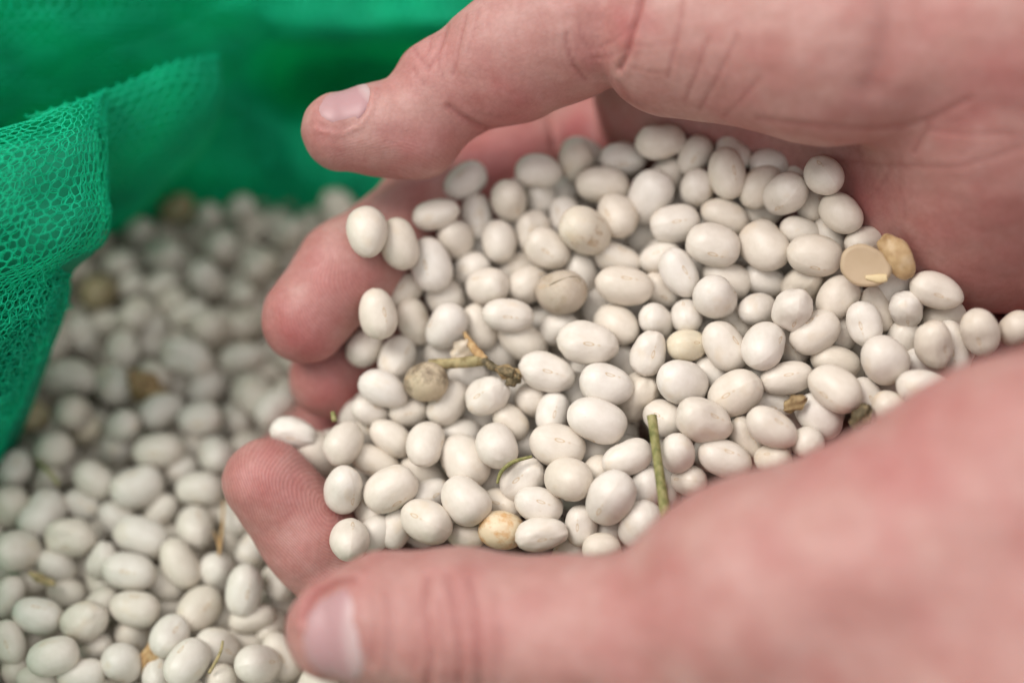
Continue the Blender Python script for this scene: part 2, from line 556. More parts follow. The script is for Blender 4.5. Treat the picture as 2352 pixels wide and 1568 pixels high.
# skin creases: (polyline, width, depth mm, redness, depth range)
UP_CREASES = [
    ([(858, 206), (850, 254), (824, 290), (780, 306), (730, 298)], 7, -0.4, 0.0),
    ([(850, 203), (842, 250), (820, 282), (780, 300), (736, 292)], 5, 0.35, 0.35),
    ([(1030, 48), (1020, 90), (1006, 130), (981, 158)], 4.5, 0.35, 0.55),
    ([(1072, 36), (1060, 90), (1048, 150), (1040, 170)], 4.0, 0.28, 0.5),
    ([(1006, 130), (1012, 160), (1020, 185)], 3.5, 0.22, 0.45),
    ([(952, 112), (968, 140), (985, 160)], 4.0, 0.28, 0.5),
    ([(950, 158), (962, 178), (976, 196)], 3.5, 0.22, 0.4),
    ([(995, 80), (985, 120), (970, 140)], 3.5, 0.2, 0.4),
    ([(1100, 25), (1090, 80), (1075, 120)], 3.5, 0.16, 0.3),
    ([(1130, 10), (1122, 60)], 3.5, 0.12, 0.25),
    ([(1030, 244), (1055, 263), (1080, 278), (1121, 296)], 6, 0.5, 0.6),
    ([(1098, 262), (1150, 268), (1200, 262)], 4, 0.12, 0.25),
    ([(1301, 80), (1306, 120), (1318, 150), (1346, 184)], 5, 0.5, 0.55),
    ([(1330, 55), (1340, 90), (1356, 112)], 4, 0.25, 0.35),
    ([(1475, -20), (1462, 40), (1449, 80), (1440, 125), (1424, 158)], 7, 1.0, 0.9),
    ([(1452, 60), (1415, 90), (1375, 110)], 4, 0.2, 0.3),
    ([(1440, 115), (1400, 130), (1360, 135)], 4, 0.2, 0.3),
    ([(1448, 100), (1500, 108), (1560, 100)], 3.5, 0.12, 0.2),
    ([(1440, 150), (1490, 165), (1540, 168)], 3.5, 0.15, 0.25),
    ([(1568, -10), (1560, 60), (1552, 108), (1535, 178)], 5, 0.35, 0.45),
    ([(1626, 90), (1601, 166), (1575, 230)], 5, 0.35, 0.45),
    ([(1695, 85), (1643, 190), (1608, 250)], 5, 0.35, 0.45),
    ([(1745, 180), (1700, 235), (1665, 265)], 5, 0.25, 0.35),
    ([(1420, 190), (1450, 235), (1510, 258)], 6, 0.35, 0.3),
    ([(1740, 272), (1850, 285), (1999, 296), (2080, 288), (2144, 270), (2227, 226)], 6, 0.4, 0.5),
    ([(1890, 362), (1960, 372), (2040, 379), (2130, 384), (2202, 383), (2290, 358), (2400, 320)], 6, 0.2, 0.35),
    ([(2137, 284), (2118, 320), (2102, 348)], 5, 0.4, 0.5),
    ([(2140, 300), (2230, 310), (2330, 305)], 5, 0.2, 0.3),
    ([(1830, 300), (1900, 320), (1960, 322)], 5, 0.2, 0.25),
    ([(2050, 380), (2020, 430), (1990, 460)], 4, 0.2, 0.3),
    ([(2070, 360), (2065, 440), (2080, 500)], 4, 0.15, 0.25),
    ([(2046, -40), (2040, 60), (2024, 150), (2000, 200)], 36, 0.9, 0.2),  # shadow band between the thenar lobes: broad groove with some shade painted in
    ([(1253, 240), (1262, 280), (1274, 335)], 7, 1.2, 0.8, 258),
]
LOW_CREASES = [
    ([(688, 1440), (697, 1385), (726, 1344), (775, 1320), (825, 1318)], 12, -0.7, 0.0),
    ([(874, 1368), (882, 1440), (874, 1535)], 11, -0.5, 0.0),
    ([(985, 1325), (974, 1390), (982, 1450), (990, 1500), (978, 1600)], 7, 0.95, 0.6),
    ([(1030, 1318), (1042, 1380), (1052, 1450), (1058, 1520), (1050, 1620)], 6.5, 0.9, 0.55),
    ([(1082, 1330), (1096, 1400), (1098, 1470), (1104, 1600)], 7, 0.85, 0.5),
    ([(1010, 1370), (1018, 1430), (1012, 1480)], 5.5, 0.6, 0.45),
    ([(1060, 1350), (1070, 1400), (1074, 1450)], 5, 0.5, 0.4),
    ([(960, 1400), (968, 1450), (962, 1520)], 5, 0.5, 0.4),
    ([(1020, 1480), (1030, 1530), (1025, 1590)], 5, 0.5, 0.4),
    ([(948, 1370), (942, 1450), (950, 1540)], 9, 0.22, 0.3),
    ([(1140, 1360), (1150, 1450), (1145, 1560)], 10, 0.2, 0.25),
    ([(853, 1365), (863, 1440), (857, 1530)], 6, 0.3, 0.3),
    ([(704, 1470), (718, 1525), (752, 1562), (800, 1570)], 6, 0.35, 0.6),
    ([(702, 1420), (712, 1385), (735, 1355), (775, 1335), (815, 1330)], 7, 0.45, 1.0),
]
# flush: (x, y, radius, strength) where the blood shows; at the upper index base, painted shade
UP_FLUSH_SHADE = [(690, 780, 130, .75), (740, 640, 120, .45), (640, 700, 90, .4), (760, 900, 120, .85), (620, 1020, 90, .8), (790, 370, 120, .30), (960, 380, 110, .45),
            (1000, 140, 90, .35), (1150, 350, 150, 1.0), (1340, 290, 130, .7), (1440, 60, 60, .55), (1360, 150, 70, .35), (2220, 240, 120, .45), (1980, 470, 120, .35), (1700, 310, 120, .3), (2150, 640, 150, .4)]
LOW_FLUSH = [(640, 1130, 100, .75), (700, 1250, 110, .55), (620, 1040, 70, .5), (690, 1400, 70, .5), (740, 1540, 90, .35), (2050, 1080, 130, .35), (2150, 1000, 120, .45), (1020, 1420, 110, .3), (1500, 1350, 200, .15)]
SKIN = np.array([0.470, 0.258, 0.232]); RED = np.array([0.440, 0.148, 0.144]); PALE = np.array([0.525, 0.335, 0.295]); DEEP = np.array([0.29, 0.078, 0.070])

def build_hand(name, spec, lo_px, creases, flush_shade, prints, label, h=0.55):
    fn = lambda p: hand_sdf(p, spec)
    pts = np.array([list(C(*q[:3])) + [q[3]] for seg in spec['palm'] + [spec['thumb']] + spec['fingers'] for q in seg])
    lo = (pts[:, :3] - pts[:, 3:]).min(0) - 3
    hi = (pts[:, :3] + pts[:, 3:]).max(0) + 3
    hi[0] = min(hi[0], lo_px)
    v, f = surface_nets(fn, lo, hi, h)
    g, f0 = sdf_grad(v, fn)
    v = v - g * np.clip(f0, -0.6, 0.6)[:, None]
    q = topx(v)
    view = -v / np.linalg.norm(v, axis=1, keepdims=True)
    facing = np.clip((g * view).sum(1) * 3 + 0.2, 0, 1)
    disp = 0.16 * smooth_noise(v, 14, 3) + 0.06 * smooth_noise(v, 5, 4)
    redness = np.zeros(len(v)); deep = np.zeros(len(v))
    for c in creases:
        line, w, dep, rd = c[:4]
        dd = poly_dist(q, line)
        fc = facing * (-v[:, 2] > c[4]) if len(c) > 4 else facing
        prof = np.exp(-(dd / w) ** 2) * fc
        lips = np.exp(-((dd - 2.3 * w) / (1.3 * w)) ** 2) * fc
        disp += -0.62 * dep * prof + 0.09 * dep * lips
        deep = np.maximum(deep, prof * rd)  # rd 0: a raised fold of skin, no redness
    for (x, y, r, s) in flush_shade:
        redness = np.maximum(redness, s * np.exp(-(((q[:, 0] - x) ** 2 + (q[:, 1] - y) ** 2) / r ** 2)))
    redness = np.clip(redness + 0.17 * smooth_noise(v, 17, 11) + 0.11 * smooth_noise(v, 6, 12), 0, 1)
    pale = np.clip(0.28 * smooth_noise(v, 12, 21) + 0.12 * smooth_noise(v, 4, 22), 0, 0.6)
    tone = SKIN + (RED - SKIN) * redness[:, None]
    tone += (PALE - tone) * (pale * (1 - redness))[:, None]
    tone += (DEEP - tone) * (0.75 * deep)[:, None]
    ph = np.zeros(len(v)); am = np.zeros(len(v))
    for (kind, x, y, ex, ey, ang, R, a) in prints:
        dx, dy = q[:, 0] - x, q[:, 1] - y
        ca, sa = math.cos(ang), math.sin(ang)
        u_, v_ = (dx * ca + dy * sa) / ex, (-dx * sa + dy * ca) / ey
        rr = np.sqrt(u_ ** 2 + v_ ** 2)
        p_ = rr * min(ex, ey) if kind == 'whorl' else v_ * ey + 14 * np.sin(u_ * 2.2)
        w_ = np.clip(1.35 - rr / R * 1.0, 0, 1) * a
        take = w_ > am
        ph[take] = (p_[take] + 8 * smooth_noise(v, 11, 31)[take]) / 6.2 * 2 * math.pi
        am[take] = w_[take]
    am *= facing
    v2 = v + g * disp[:, None]
    o = mesh_obj(name, W(v2), f, M_skin)
    colour_attr(o.data, 'tone', tone)
    float_attr(o.data, 'ridge', ph)
    float_attr(o.data, 'ridge_amount', am)
    tag(o, label, 'hand')
    return o, fn

def build_nail(hand, fn, prox, dist, out_dir, half, length_bulge, label, lunula, lift=0.17):
    """a curved plate found by walking outward from the bone until the skin is met"""
    a, b = C(*prox), C(*dist)
    axis = (b - a) / np.linalg.norm(b - a)
    n = np.array(out_dir, float); n -= axis * (n @ axis); n /= np.linalg.norm(n)
    s = np.cross(axis, n)
    NU, NV = 26, 30
    P, T = [], []
    for i in range(NU):
        for j in range(NV):
            t, w = i / (NU - 1), j / (NV - 1) * 2 - 1
            # rounded plate: bowed cuticle, rounder free edge
            L0 = 0.5 - 0.5 * (1 - abs(w) ** 3.2) ** 0.5 * 0.9 - 0.05
            L1 = 0.5 + 0.5 * (1 - abs(w) ** 2.6) ** 0.6
            tt = L0 + (L1 - L0) * t
            wid = half
            P.append((tt, w * wid)); T.append((t, w))
    P = np.array(P); T = np.array(T)
    o0 = a + (b - a) * P[:, :1]
    dr = np.cos(P[:, 1])[:, None] * n + np.sin(P[:, 1])[:, None] * s
    x = o0 + dr * 3.0
    for _ in range(40):
        x = x + dr * (-np.clip(fn(x), -2, 2))[:, None] * 0.9
    edge = np.minimum.reduce([T[:, 0] / 0.15, (1 - T[:, 0]) / 0.15, (1 - np.abs(T[:, 1])) / 0.2]).clip(0, 1)
    x = x + dr * (-0.25 + (lift + 0.25) * np.sqrt(edge) + 0.05 * np.clip(1 - T[:, 1] ** 2, 0, 1))[:, None]
    faces = [(i * NV + j, i * NV + j + 1, (i + 1) * NV + j + 1, (i + 1) * NV + j) for i in range(NU - 1) for j in range(NV - 1)]
    pink = np.array([0.43, 0.235, 0.245]); pale = np.array([0.47, 0.30, 0.29]); wht = np.array([0.60, 0.47, 0.45])
    lun = np.clip(1 - (P[:, 0] + 0.25 * T[:, 1] ** 2) / lunula, 0, 1) ** 0.6
    rim = np.clip((T[:, 0] - 0.93) / 0.05, 0, 1)
    tone = pink + (pale - pink) * (0.35 * np.clip(T[:, 0], 0, 1))[:, None]
    tone += (wht - tone) * (0.6 * np.clip(lun * 1.3, 0, 1))[:, None]
    tone += (wht - tone) * (0.25 * rim)[:, None]
    o = mesh_obj('fingernail', W(x), faces, M_nail, parent=hand)
    colour_attr(o.data, 'tone', tone)
    o['label'] = label
    return o

up_prints = [('whorl', 862, 600, 1.0, 1.25, 0.5, 260, .7), ('whorl', 800, 860, 1.0, 1.3, 0.4, 120, .6), ('lines', 940, 330, 1.0, 1.0, -0.5, 150, .3),
             ('lines', 2230, 560, 1.0, 1.0, 0.15, 260, .8), ('lines', 1180, 110, 1.0, 1.0, -1.9, 190, .35)]
low_prints = [('whorl', 752, 1165, 1.0, 1.7, -0.62, 330, .8)]
hand_up, fn_up = build_hand('hand', UP, C(2800, 0, 240)[0], UP_CREASES, UP_FLUSH_SHADE, up_prints,
    'upper hand with palm and creased thumb towards the viewer, curling round behind the beans')
hand_low, fn_low = build_hand('hand', LOW, C(2800, 0, 215)[0], LOW_CREASES, LOW_FLUSH, low_prints,
    'lower hand in front, its thumb lying along the near side of the beans')
build_nail(hand_up, fn_up, (864, 280, 247), (724, 310, 246), (-0.1, 0.86, 0.62), 1.02, 0.0, 'short pink thumbnail seen from the side', 0.2, lift=0.10)
build_nail(hand_low, fn_low, (846, 1446, 217), (708, 1456, 217), (0.02, 0.02, 1), 0.90, 0.0, 'short pink thumbnail with a white half moon', 0.36)

# ------------------------------------------------------------------ beans
# traced from the photograph: centre x, y, length, width, angle of the long axis (degrees), depth layer (0 = on top)
CROPS = {2: (1000, 0, .6803), 3: (2400, 0, .7211), 4: (0, 800, .5952), 5: (1300, 800, .5952), 6: (2600, 900, .6377), 7: (0, 1750, .6378), 8: (1100, 1700, .6803)}
HAND_BEANS = {
5: """280,215,345,278,-80,0;500,295,350,245,-75,.45;745,95,315,198,15,0;1020,115,300,205,-86,.8;870,260,260,235,-60,.4;1170,280,292,225,-80,.5;1400,225,300,230,-85,1;1495,330,312,245,-35,0
1620,110,270,220,-80,1.1;1745,205,350,290,-30,0,stained;1965,105,300,245,-65,.1;710,435,370,268,-75,0;990,470,262,232,25,.7;1020,335,210,180,20,1.8;1095,580,280,237,5,0;1310,445,220,150,20,1.2
1370,565,285,250,25,.4;1590,620,318,306,10,0,tan;1720,490,260,210,-75,1.3;1965,400,330,215,-25,.7;2010,575,390,268,-10,0;535,605,240,200,40,1.2;805,640,300,255,-55,.5;355,765,345,252,-80,0
600,815,330,215,-70,.5;815,850,322,250,60,0;1040,850,320,200,-65,1.2;1230,775,345,232,-5,0;1820,720,240,200,90,1.5;1570,865,250,190,20,1.1;1460,800,190,160,30,1.8;1335,955,372,240,-40,.2
1765,965,400,300,-8,0;1960,840,315,265,-35,.8;2225,815,245,215,-40,.5;2260,610,270,205,-30,.9;2220,385,230,200,50,1.2;270,985,262,222,60,.8;485,1060,292,240,70,.5;800,1040,230,150,0,1.3
1170,1020,240,180,-60,1.5;390,1270,342,238,-25,0;680,1220,285,265,20,0,spot;960,1200,285,170,0,1.2;825,1365,330,232,55,.1;1090,1315,300,250,35,0;1490,1160,372,248,-15,0;1400,1340,240,232,-30,.8
1270,1320,190,160,60,1.6;1890,1240,362,285,-15,.1;2000,1080,230,190,-40,1.4;2175,1030,298,232,75,.1;1690,1290,200,170,-70,1.5;2100,1320,330,270,60,1.1;300,1420,245,180,-25,.7;565,1420,265,170,10,.5
1530,1430,285,215,75,.6;1825,1480,402,282,-20,0;1250,1490,270,200,-45,.5;1010,1480,230,170,-20,1.4;650,1030,200,190,70,2""",
8: """110,45,270,180,-12,.3;250,165,300,235,-50,.4;405,105,250,220,60,0;545,55,225,195,60,1.1;680,75,270,180,-35,.4;885,115,262,215,75,0;1090,50,200,140,0,1.3;595,220,300,178,-25,.3
1115,205,315,270,-50,.3;1305,115,262,237,-70,0;1470,120,180,130,0,1.3;1660,120,330,252,-15,0;880,290,300,180,-35,1;405,375,272,228,75,0;680,375,332,242,30,0;580,500,240,205,-40,.9
910,420,240,205,30,.9;1120,440,312,252,-45,.1;890,565,302,252,-20,.1;715,600,260,180,65,.7;440,675,235,225,-70,0;590,640,190,150,50,1.3;1465,320,282,232,40,.5;1725,320,270,242,-10,0
1890,300,170,150,60,1.2;1330,470,190,150,-10,1;1550,470,290,205,-20,.2;1330,615,272,222,-10,.5,orange;1130,640,240,160,0,.6;1565,640,302,195,10,0;1800,590,245,195,88,.7;1970,430,322,270,65,.1
2180,370,210,180,70,.9;2070,190,302,195,20,.4;1880,150,210,190,30,1.5;2150,590,292,245,70,.2;1920,725,225,150,5,.4;1970,620,170,150,60,1.5;1740,740,170,150,60,1;1280,340,190,160,60,1.6;1790,430,190,150,0,1.6""",
6: """395,125,345,262,-15,0;720,130,325,290,-50,.2;945,45,265,175,-20,.6;1130,80,255,170,-70,1;1030,190,340,255,-10,.1;1130,300,210,180,60,1.4;1345,105,255,195,15,.6;65,205,235,200,20,1
185,300,325,232,-60,.2;480,335,312,215,-25,.5;415,455,295,262,-40,0;720,340,265,185,-25,.9;960,370,262,220,50,.4;895,530,252,232,80,0;1175,460,305,232,50,.2;670,530,245,205,10,.8
1425,530,290,180,-70,.8;1345,620,288,222,-75,.1;1530,390,210,195,60,1;1605,530,235,205,-60,.5;1795,412,342,228,-20,0;1840,580,225,140,5,1.1;2070,670,292,232,-65,.3;2290,650,215,180,60,.8
1585,710,245,190,80,.7;1780,745,292,225,-75,0;1900,780,375,220,-75,.8;230,575,205,190,90,.4;228,755,248,205,0,.3,yellow;530,620,210,150,-45,1.2;470,760,332,242,-55,.3;715,760,312,265,60,0
880,750,240,140,-65,1.1;1035,675,332,242,35,.1;1190,680,210,150,70,1.2;1165,855,312,190,-15,.6;1470,845,312,285,-45,0;200,985,328,272,-15,.1;390,940,240,150,-40,1;535,1055,332,262,35,0
855,960,332,208,10,.4;1160,1025,335,258,-40,0;1730,1040,372,255,-20,.1;1700,880,210,150,-20,1.1;1520,1150,265,195,-25,.2;1450,1040,190,160,40,1.2;1360,1090,190,140,-60,.9;1060,1200,322,245,-45,.5
760,1110,210,150,-10,1.2;330,1225,352,272,-25,0;90,1210,255,210,-30,.8;765,1270,342,232,-30,.1;600,1330,275,180,-60,.8;175,1430,242,212,-75,.4;465,1460,342,235,-20,.1;770,1465,225,150,5,.5
980,1365,195,150,10,.3;245,1600,205,160,10,.5;40,990,190,160,60,1.5""",
3: """335,785,270,192,5,.4;125,885,252,175,0,.7;525,865,215,170,60,.9;740,850,205,185,-60,1;705,960,288,197,-80,.1;370,985,220,200,60,.9;275,1095,292,235,65,.3;540,1050,202,187,90,.2
940,910,180,130,0,1.2;890,1035,275,195,50,.7;1030,1075,238,228,30,0;1105,970,150,130,60,1.3;1245,975,222,202,-60,0;1180,1120,180,160,80,1.2;1335,1180,248,207,-50,.1;415,1240,278,202,10,.2
695,1205,282,180,-25,.5;895,1170,160,130,0,1;440,1120,160,140,20,1.5;235,1310,170,150,60,1.6""",
2: """1265,1065,275,195,35,.9;1695,1010,272,195,-5,.6;1920,950,235,205,-80,.5;2075,1090,310,215,-5,.2;1525,1185,242,212,-75,.2;1705,1165,215,170,-80,1;1845,1140,160,140,50,1.5""",
}
SACK_BEANS = {
7: """100,190,240,200,70,.3;340,75,250,235,10,.4;730,80,240,205,60,.3;990,85,312,217,5,0;1350,110,245,222,-40,.3;1200,80,210,190,60,1.3;590,260,272,202,-40,.2;860,310,322,262,20,0
1130,230,245,205,60,.6;1250,325,292,212,0,.1;300,270,230,190,50,1;390,230,160,140,0,1.4;60,440,285,225,80,.3;270,480,312,252,70,.3;520,420,245,180,-30,.6;1010,465,255,180,50,.7
1225,565,262,232,-60,.1;1470,510,210,150,-60,.8;1370,470,170,150,0,1.5;740,510,265,195,-35,.5;630,560,170,150,90,1.2;890,625,362,232,-20,0;445,625,312,232,-5,.2;1130,790,332,212,-60,.3
1470,640,200,180,90,1.1;1590,700,235,195,60,.6;110,715,272,258,-15,.1;360,800,245,195,-40,.5;640,770,235,180,60,.6;810,840,332,232,-10,0;640,900,190,150,-60,1;520,810,170,150,0,1.3
1040,920,235,180,-30,1;1375,850,262,222,-70,.5;1740,910,225,180,-50,.7;1530,955,322,232,80,0;180,890,205,150,0,1;50,1000,272,180,70,.3;420,970,245,180,-20,.9;220,960,170,130,0,1.2
845,1070,312,217,-10,.1;590,970,210,170,30,1.1;235,1115,312,222,-15,.1;1250,1075,292,242,50,.2;530,1150,302,242,25,0;640,1050,210,170,40,1;1060,1085,190,150,0,1.2;1580,1130,292,170,15,.6
1540,1270,225,140,0,.9;1065,1240,262,232,60,.1;1700,1190,210,180,60,.8;60,1280,285,195,-70,.2;830,1250,235,195,-60,.8;1360,1320,282,242,-50,.3;330,1370,322,232,15,0;610,1310,235,205,20,.8
1770,1370,322,215,-60,.4;770,1415,262,232,-50,.1;1170,1410,292,242,50,.1;1610,1420,262,242,-20,.3;110,1460,210,195,60,.8;240,1510,262,170,0,.4;510,1490,302,205,10,.1;990,1470,205,175,80,.8
1380,1510,200,185,0,.3;1180,1590,245,180,0,.2;650,1580,190,160,0,.4;200,1250,190,160,30,1.2;1760,1040,170,150,0,1.3;1420,1130,170,155,0,1.3""",
4: """780,120,205,165,40,.6;930,220,225,192,40,.3;1190,60,245,190,20,.2,olive;1620,60,205,175,30,.4;1400,120,205,185,60,.5;1100,370,282,222,-10,.4;800,430,232,192,10,.2;650,290,205,175,60,.6
500,480,242,192,0,.4;1490,330,245,235,60,.4;1740,440,232,212,50,.2;1940,230,232,192,40,.3;1700,190,225,175,60,.6;660,620,225,215,60,.2,olive;1390,530,262,212,-60,.2;1090,570,232,175,30,.6
890,590,205,175,70,.8;1630,640,190,170,0,.8;1160,690,225,175,30,.4;380,640,190,150,-70,.8;920,770,225,205,60,.3;1270,770,262,185,30,.3;1420,870,252,240,-60,0;550,910,272,202,-80,.4
330,960,292,252,70,.3;720,830,180,160,0,1;1030,920,312,195,80,.4;830,1000,252,212,-70,.2;1260,1060,352,242,-20,0;1630,1060,302,185,10,.4;1650,840,235,205,40,.8;460,1200,342,242,0,.1
1220,920,170,150,0,1.2;770,1240,282,242,-40,.3;1040,1180,210,150,-30,.9;160,1240,282,170,75,.5;1390,1260,282,232,60,.2;1770,1170,282,175,-10,.5;1200,1240,170,150,90,1;1700,1310,292,252,-40,.2
1090,1420,282,232,25,0;1345,1470,292,222,10,0;1590,1470,245,205,-50,.8;1850,1400,292,232,45,.1;500,1430,235,225,-60,.4;820,1520,245,205,30,.2;660,1490,205,185,70,.7;250,1290,205,165,-50,1
200,1450,252,205,0,.5,olive;370,1540,252,175,0,.6;1930,1290,190,180,0,.5;570,1540,230,190,30,.6,yellow""",
}
def parse(tab):
    out = []
    for k, txt in tab.items():
        ox, oy, s = CROPS[k]
        for row in txt.replace('\n', ';').split(';'):
            f = row.split(',')
            x, y, L, Wd, a, lay = map(float, f[:6])
            out.append([(ox + x * s) / 1.7415, (oy + y * s) / 1.7415, L * s / 1.7415, Wd * s / 1.7415, a, lay, f[6] if len(f) > 6 else ''])
    return out

def bean_mesh(name, nu, nv, seed, mat):
    """unit bean: long axis x, scar on -y"""
    r = np.random.default_rng(seed)
    th = np.linspace(0, math.pi, nv)[1:-1]
    ph = np.arange(nu) / nu * 2 * math.pi
    T, P = np.meshgrid(th, ph, indexing='ij')
    S = np.stack([np.cos(T), np.sin(T) * np.sin(P), np.sin(T) * np.cos(P)], -1).reshape(-1, 3)
    S = np.concatenate([S, [[1, 0, 0], [-1, 0, 0]]])
    x, y, z = S.T
    blunt = r.uniform(0.0, 0.05)
    sq = 1 + blunt * np.sin(2 * np.arccos(np.clip(x, -1, 1))) ** 2
    p = S * sq[:, None]
    taper = r.uniform(-0.09, 0.09)
    p[:, 1] *= 1 + taper * x
    p[:, 2] *= 1 + taper * x
    bend = r.uniform(0.02, 0.12)
    p[:, 1] -= bend * (x ** 2 - 0.35)
    side = np.clip(-y, 0, 1)
    p[:, 1] += (0.14 * r.random() + 0.03) * side ** 2 * np.exp(-(x / 0.5) ** 2)
    p += S * (0.022 * smooth_noise(S, 1.6, seed + 50) + 0.008 * smooth_noise(S, 0.7, seed + 60))[:, None]
    if seed % 6 == 5:      # a slightly shrunken one
        p += S * (0.05 * smooth_noise(S, 1.1, seed + 70) + 0.014 * smooth_noise(S, 0.35, seed + 80))[:, None]
    seam = np.exp(-(z / 0.07) ** 2) * np.clip(1 - (y - 0.2) / 0.6, 0, 1)
    p += S * (0.011 * seam)[:, None]
    e = np.sqrt((x / 0.20) ** 2 + (z / 0.095) ** 2)
    ring = np.exp(-((e - 1) / 0.32) ** 2) * (y < 0)
    pit = np.exp(-(e / 0.6) ** 2) * (y < 0)
    p[:, 1] -= 0.030 * ring
    p[:, 1] += 0.030 * pit
    e2 = np.sqrt(((x - 0.33) / 0.06) ** 2 + (z / 0.06) ** 2)
    dot = np.exp(-(e2) ** 2) * (y < 0)
    p[:, 1] -= 0.03 * dot
    m = nv - 2
    faces = []
    for i in range(m - 1):
        for j in range(nu):
            faces.append((i * nu + j, i * nu + (j + 1) % nu, (i + 1) * nu + (j + 1) % nu, (i + 1) * nu + j))
    for j in range(nu):
        faces.append((m * nu, (j + 1) % nu, j))
        faces.append((m * nu + 1, (m - 1) * nu + j, (m - 1) * nu + (j + 1) % nu))
    faces = [f[::-1] for f in faces]
    eye = np.clip(0.85 * ring + 0.5 * dot + 0.10 * seam * (np.abs(x) < 0.7) * (y < 0), 0, 1)
    me = bpy.data.meshes.new(name)
    me.from_pydata(p.tolist(), [], faces)
    me.materials.append(mat)
    me.shade_smooth()
    float_attr(me, 'eye', eye)
    return me, p, faces, eye

BEAN_MATS = {'': M_bean, 'sack': M_sackbean, 'tan': M_tan, 'spot': M_spot, 'stained': M_stained, 'yellow': M_yellow, 'orange': M_orange, 'olive': M_olive}
VAR = 12
BEAN_ME = {}
for key, mt in BEAN_MATS.items():
    for i in range(VAR if key in ('', 'sack') else 1):
        BEAN_ME[key, i] = bean_mesh('bean', 44, 26, 100 + i, mt)
COARSE = [bean_mesh('bean_coarse', 18, 12, 100 + i, M_bean) for i in range(VAR)]

def layout(rows, depth_fn, lay_step, seed):
    """turn traced outlines into bean poses in camera-axes mm"""
    r = np.random.default_rng(seed)
    out = []
    for (x, y, L, Wd, a, lay, mk) in rows:
        d = float(depth_fn(x, y)) + lay * lay_step
        mm = K * d
        L, Wd = L * mm, Wd * mm
        if lay >= 0.9:
            L, Wd = max(L, 7.4), max(Wd, 5.6)
        Wd = min(max(Wd, 5.0), 7.6); L = max(L, Wd * 1.02)
        full = max(L, Wd * r.uniform(1.24, 1.38))
        c2 = np.clip((L * L - Wd * Wd) / max(full * full - Wd * Wd, 1e-6), 0.0, 1)
        c = math.sqrt(c2); s = math.sqrt(1 - c2) * r.choice([-1, 1])
        ar = math.radians(a)
        e1 = np.array([math.cos(ar) * c, math.sin(ar) * c, s])
        ref = np.array([0, 0, 1.0]) if abs(s) < 0.9 else np.array([math.cos(ar), math.sin(ar), 0])
        e2 = np.cross(ref, e1); e2 /= np.linalg.norm(e2)
        e3 = np.cross(e1, e2)
        roll = r.uniform(0, 2 * math.pi)
        if r.random() < 0.48:      # the scar turned towards the open side
            roll = math.atan2(-e3[2], -e2[2]) + r.uniform(-0.8, 0.8)
        f2 = e2 * math.cos(roll) + e3 * math.sin(roll)
        f3 = np.cross(e1, f2)
        flat = r.uniform(0.92, 1.0)
        out.append(dict(px=x, py=y, d=d, d0=d, R=np.stack([e1, f2, f3], 1), s=np.array([full / 2 * 1.02, Wd / 2 * 1.06, Wd / 2 * 1.06 * flat]), lay=lay, mk=mk, var=int(r.integers(VAR))))
    return out

def relax(beans, fixed=(), solids=(), iters=140, spring=0.04, fill=0.93):
    """let the beans settle against one another: each only moves nearer or farther along its own line, keeping the traced place"""
    allb = list(beans) + list(fixed)
    n, m = len(beans), len(allb)
    px = np.array([b['px'] for b in allb]); py = np.array([b['py'] for b in allb])
    d = np.array([b['d'] for b in allb]); d0 = np.array([b['d0'] for b in allb])
    ax = np.stack([b['R'][:, 0] for b in allb]); sc = np.stack([b['s'] for b in allb])
    rad = (sc[:, 1] + sc[:, 2]) / 2 * fill
    off = np.clip(sc[:, 0] - rad, 0, None)
    lay = np.array([b['lay'] for b in allb])
    dpx = np.sqrt((px[:n, None] - px[None]) ** 2 + (py[:n, None] - py[None]) ** 2)
    np.fill_diagonal(dpx[:, :n], 1e9)
    I, J = np.where(dpx < 175)
    for it in range(iters):
        c = C(px, py, d)
        push = np.zeros(m)
        for i_ in (-1, 0, 1):
            for j_ in (-1, 0, 1):
                df = c[I] + ax[I] * (off[I] * i_)[:, None] - c[J] - ax[J] * (off[J] * j_)[:, None]
                pen = rad[I] + rad[J] - np.sqrt((df ** 2).sum(-1))
                ok = pen > 0
                ii, jj = I[ok], J[ok]
                sgn = np.where(lay[ii] + 0.02 * (d[ii] - d[jj]) > lay[jj], 1.0, -1.0)
                np.add.at(push, ii, sgn * pen[ok] * np.where(sgn > 0, 0.055, 0.035))
        push[:n] = np.clip(push[:n], -0.6, 0.6)
        d[:n] += push[:n] - spring * (d[:n] - d0[:n])
        if solids and it % 10 == 9:
            cc = C(px[:n], py[:n], d[:n])
            for fn in solids:
                for i_ in (-1, 0, 1):
                    pen = rad[:n] * 0.92 - fn(cc + ax[:n] * (off[:n] * i_)[:, None])
                    deep_in = pen > 0
                    # skin that lies nearer than the bean holds it back, skin below carries it
                    q = cc + np.array([0, 0, 1.0]) * 1.0
                    lower = fn(q) > fn(cc)
                    d[:n] += np.where(deep_in & lower & ((lay[:n] < 0.5) | (d[:n] > d0[:n] - 2.5)), -np.minimum(pen, 1.5), 0) * 0.7
    for it in range(14 if solids else 0):       # nothing stays sunk in the skin
        cc = C(px[:n], py[:n], d[:n])
        for fn in solids:
            mv = np.zeros(n)
            f0 = fn(cc)
            toward = fn(cc + np.array([0, 0, 1.0])) > f0
            for i_ in (-1, 0, 1):
                pen = rad[:n] * 0.95 - fn(cc + ax[:n] * (off[:n] * i_)[:, None])
                mv = np.maximum(mv, np.clip(pen, 0, 1.2))
            d[:n] += np.where(toward, -mv * ((lay[:n] < 0.5) | (d[:n] > d0[:n] - 2.5)), 0.6 * mv)
    for b, v in zip(beans, d[:n]):
        b['d'] = float(v)
        k = v / b['d0']
        b['s'] = b['s'] * min(max(k, 0.94), 1.06)

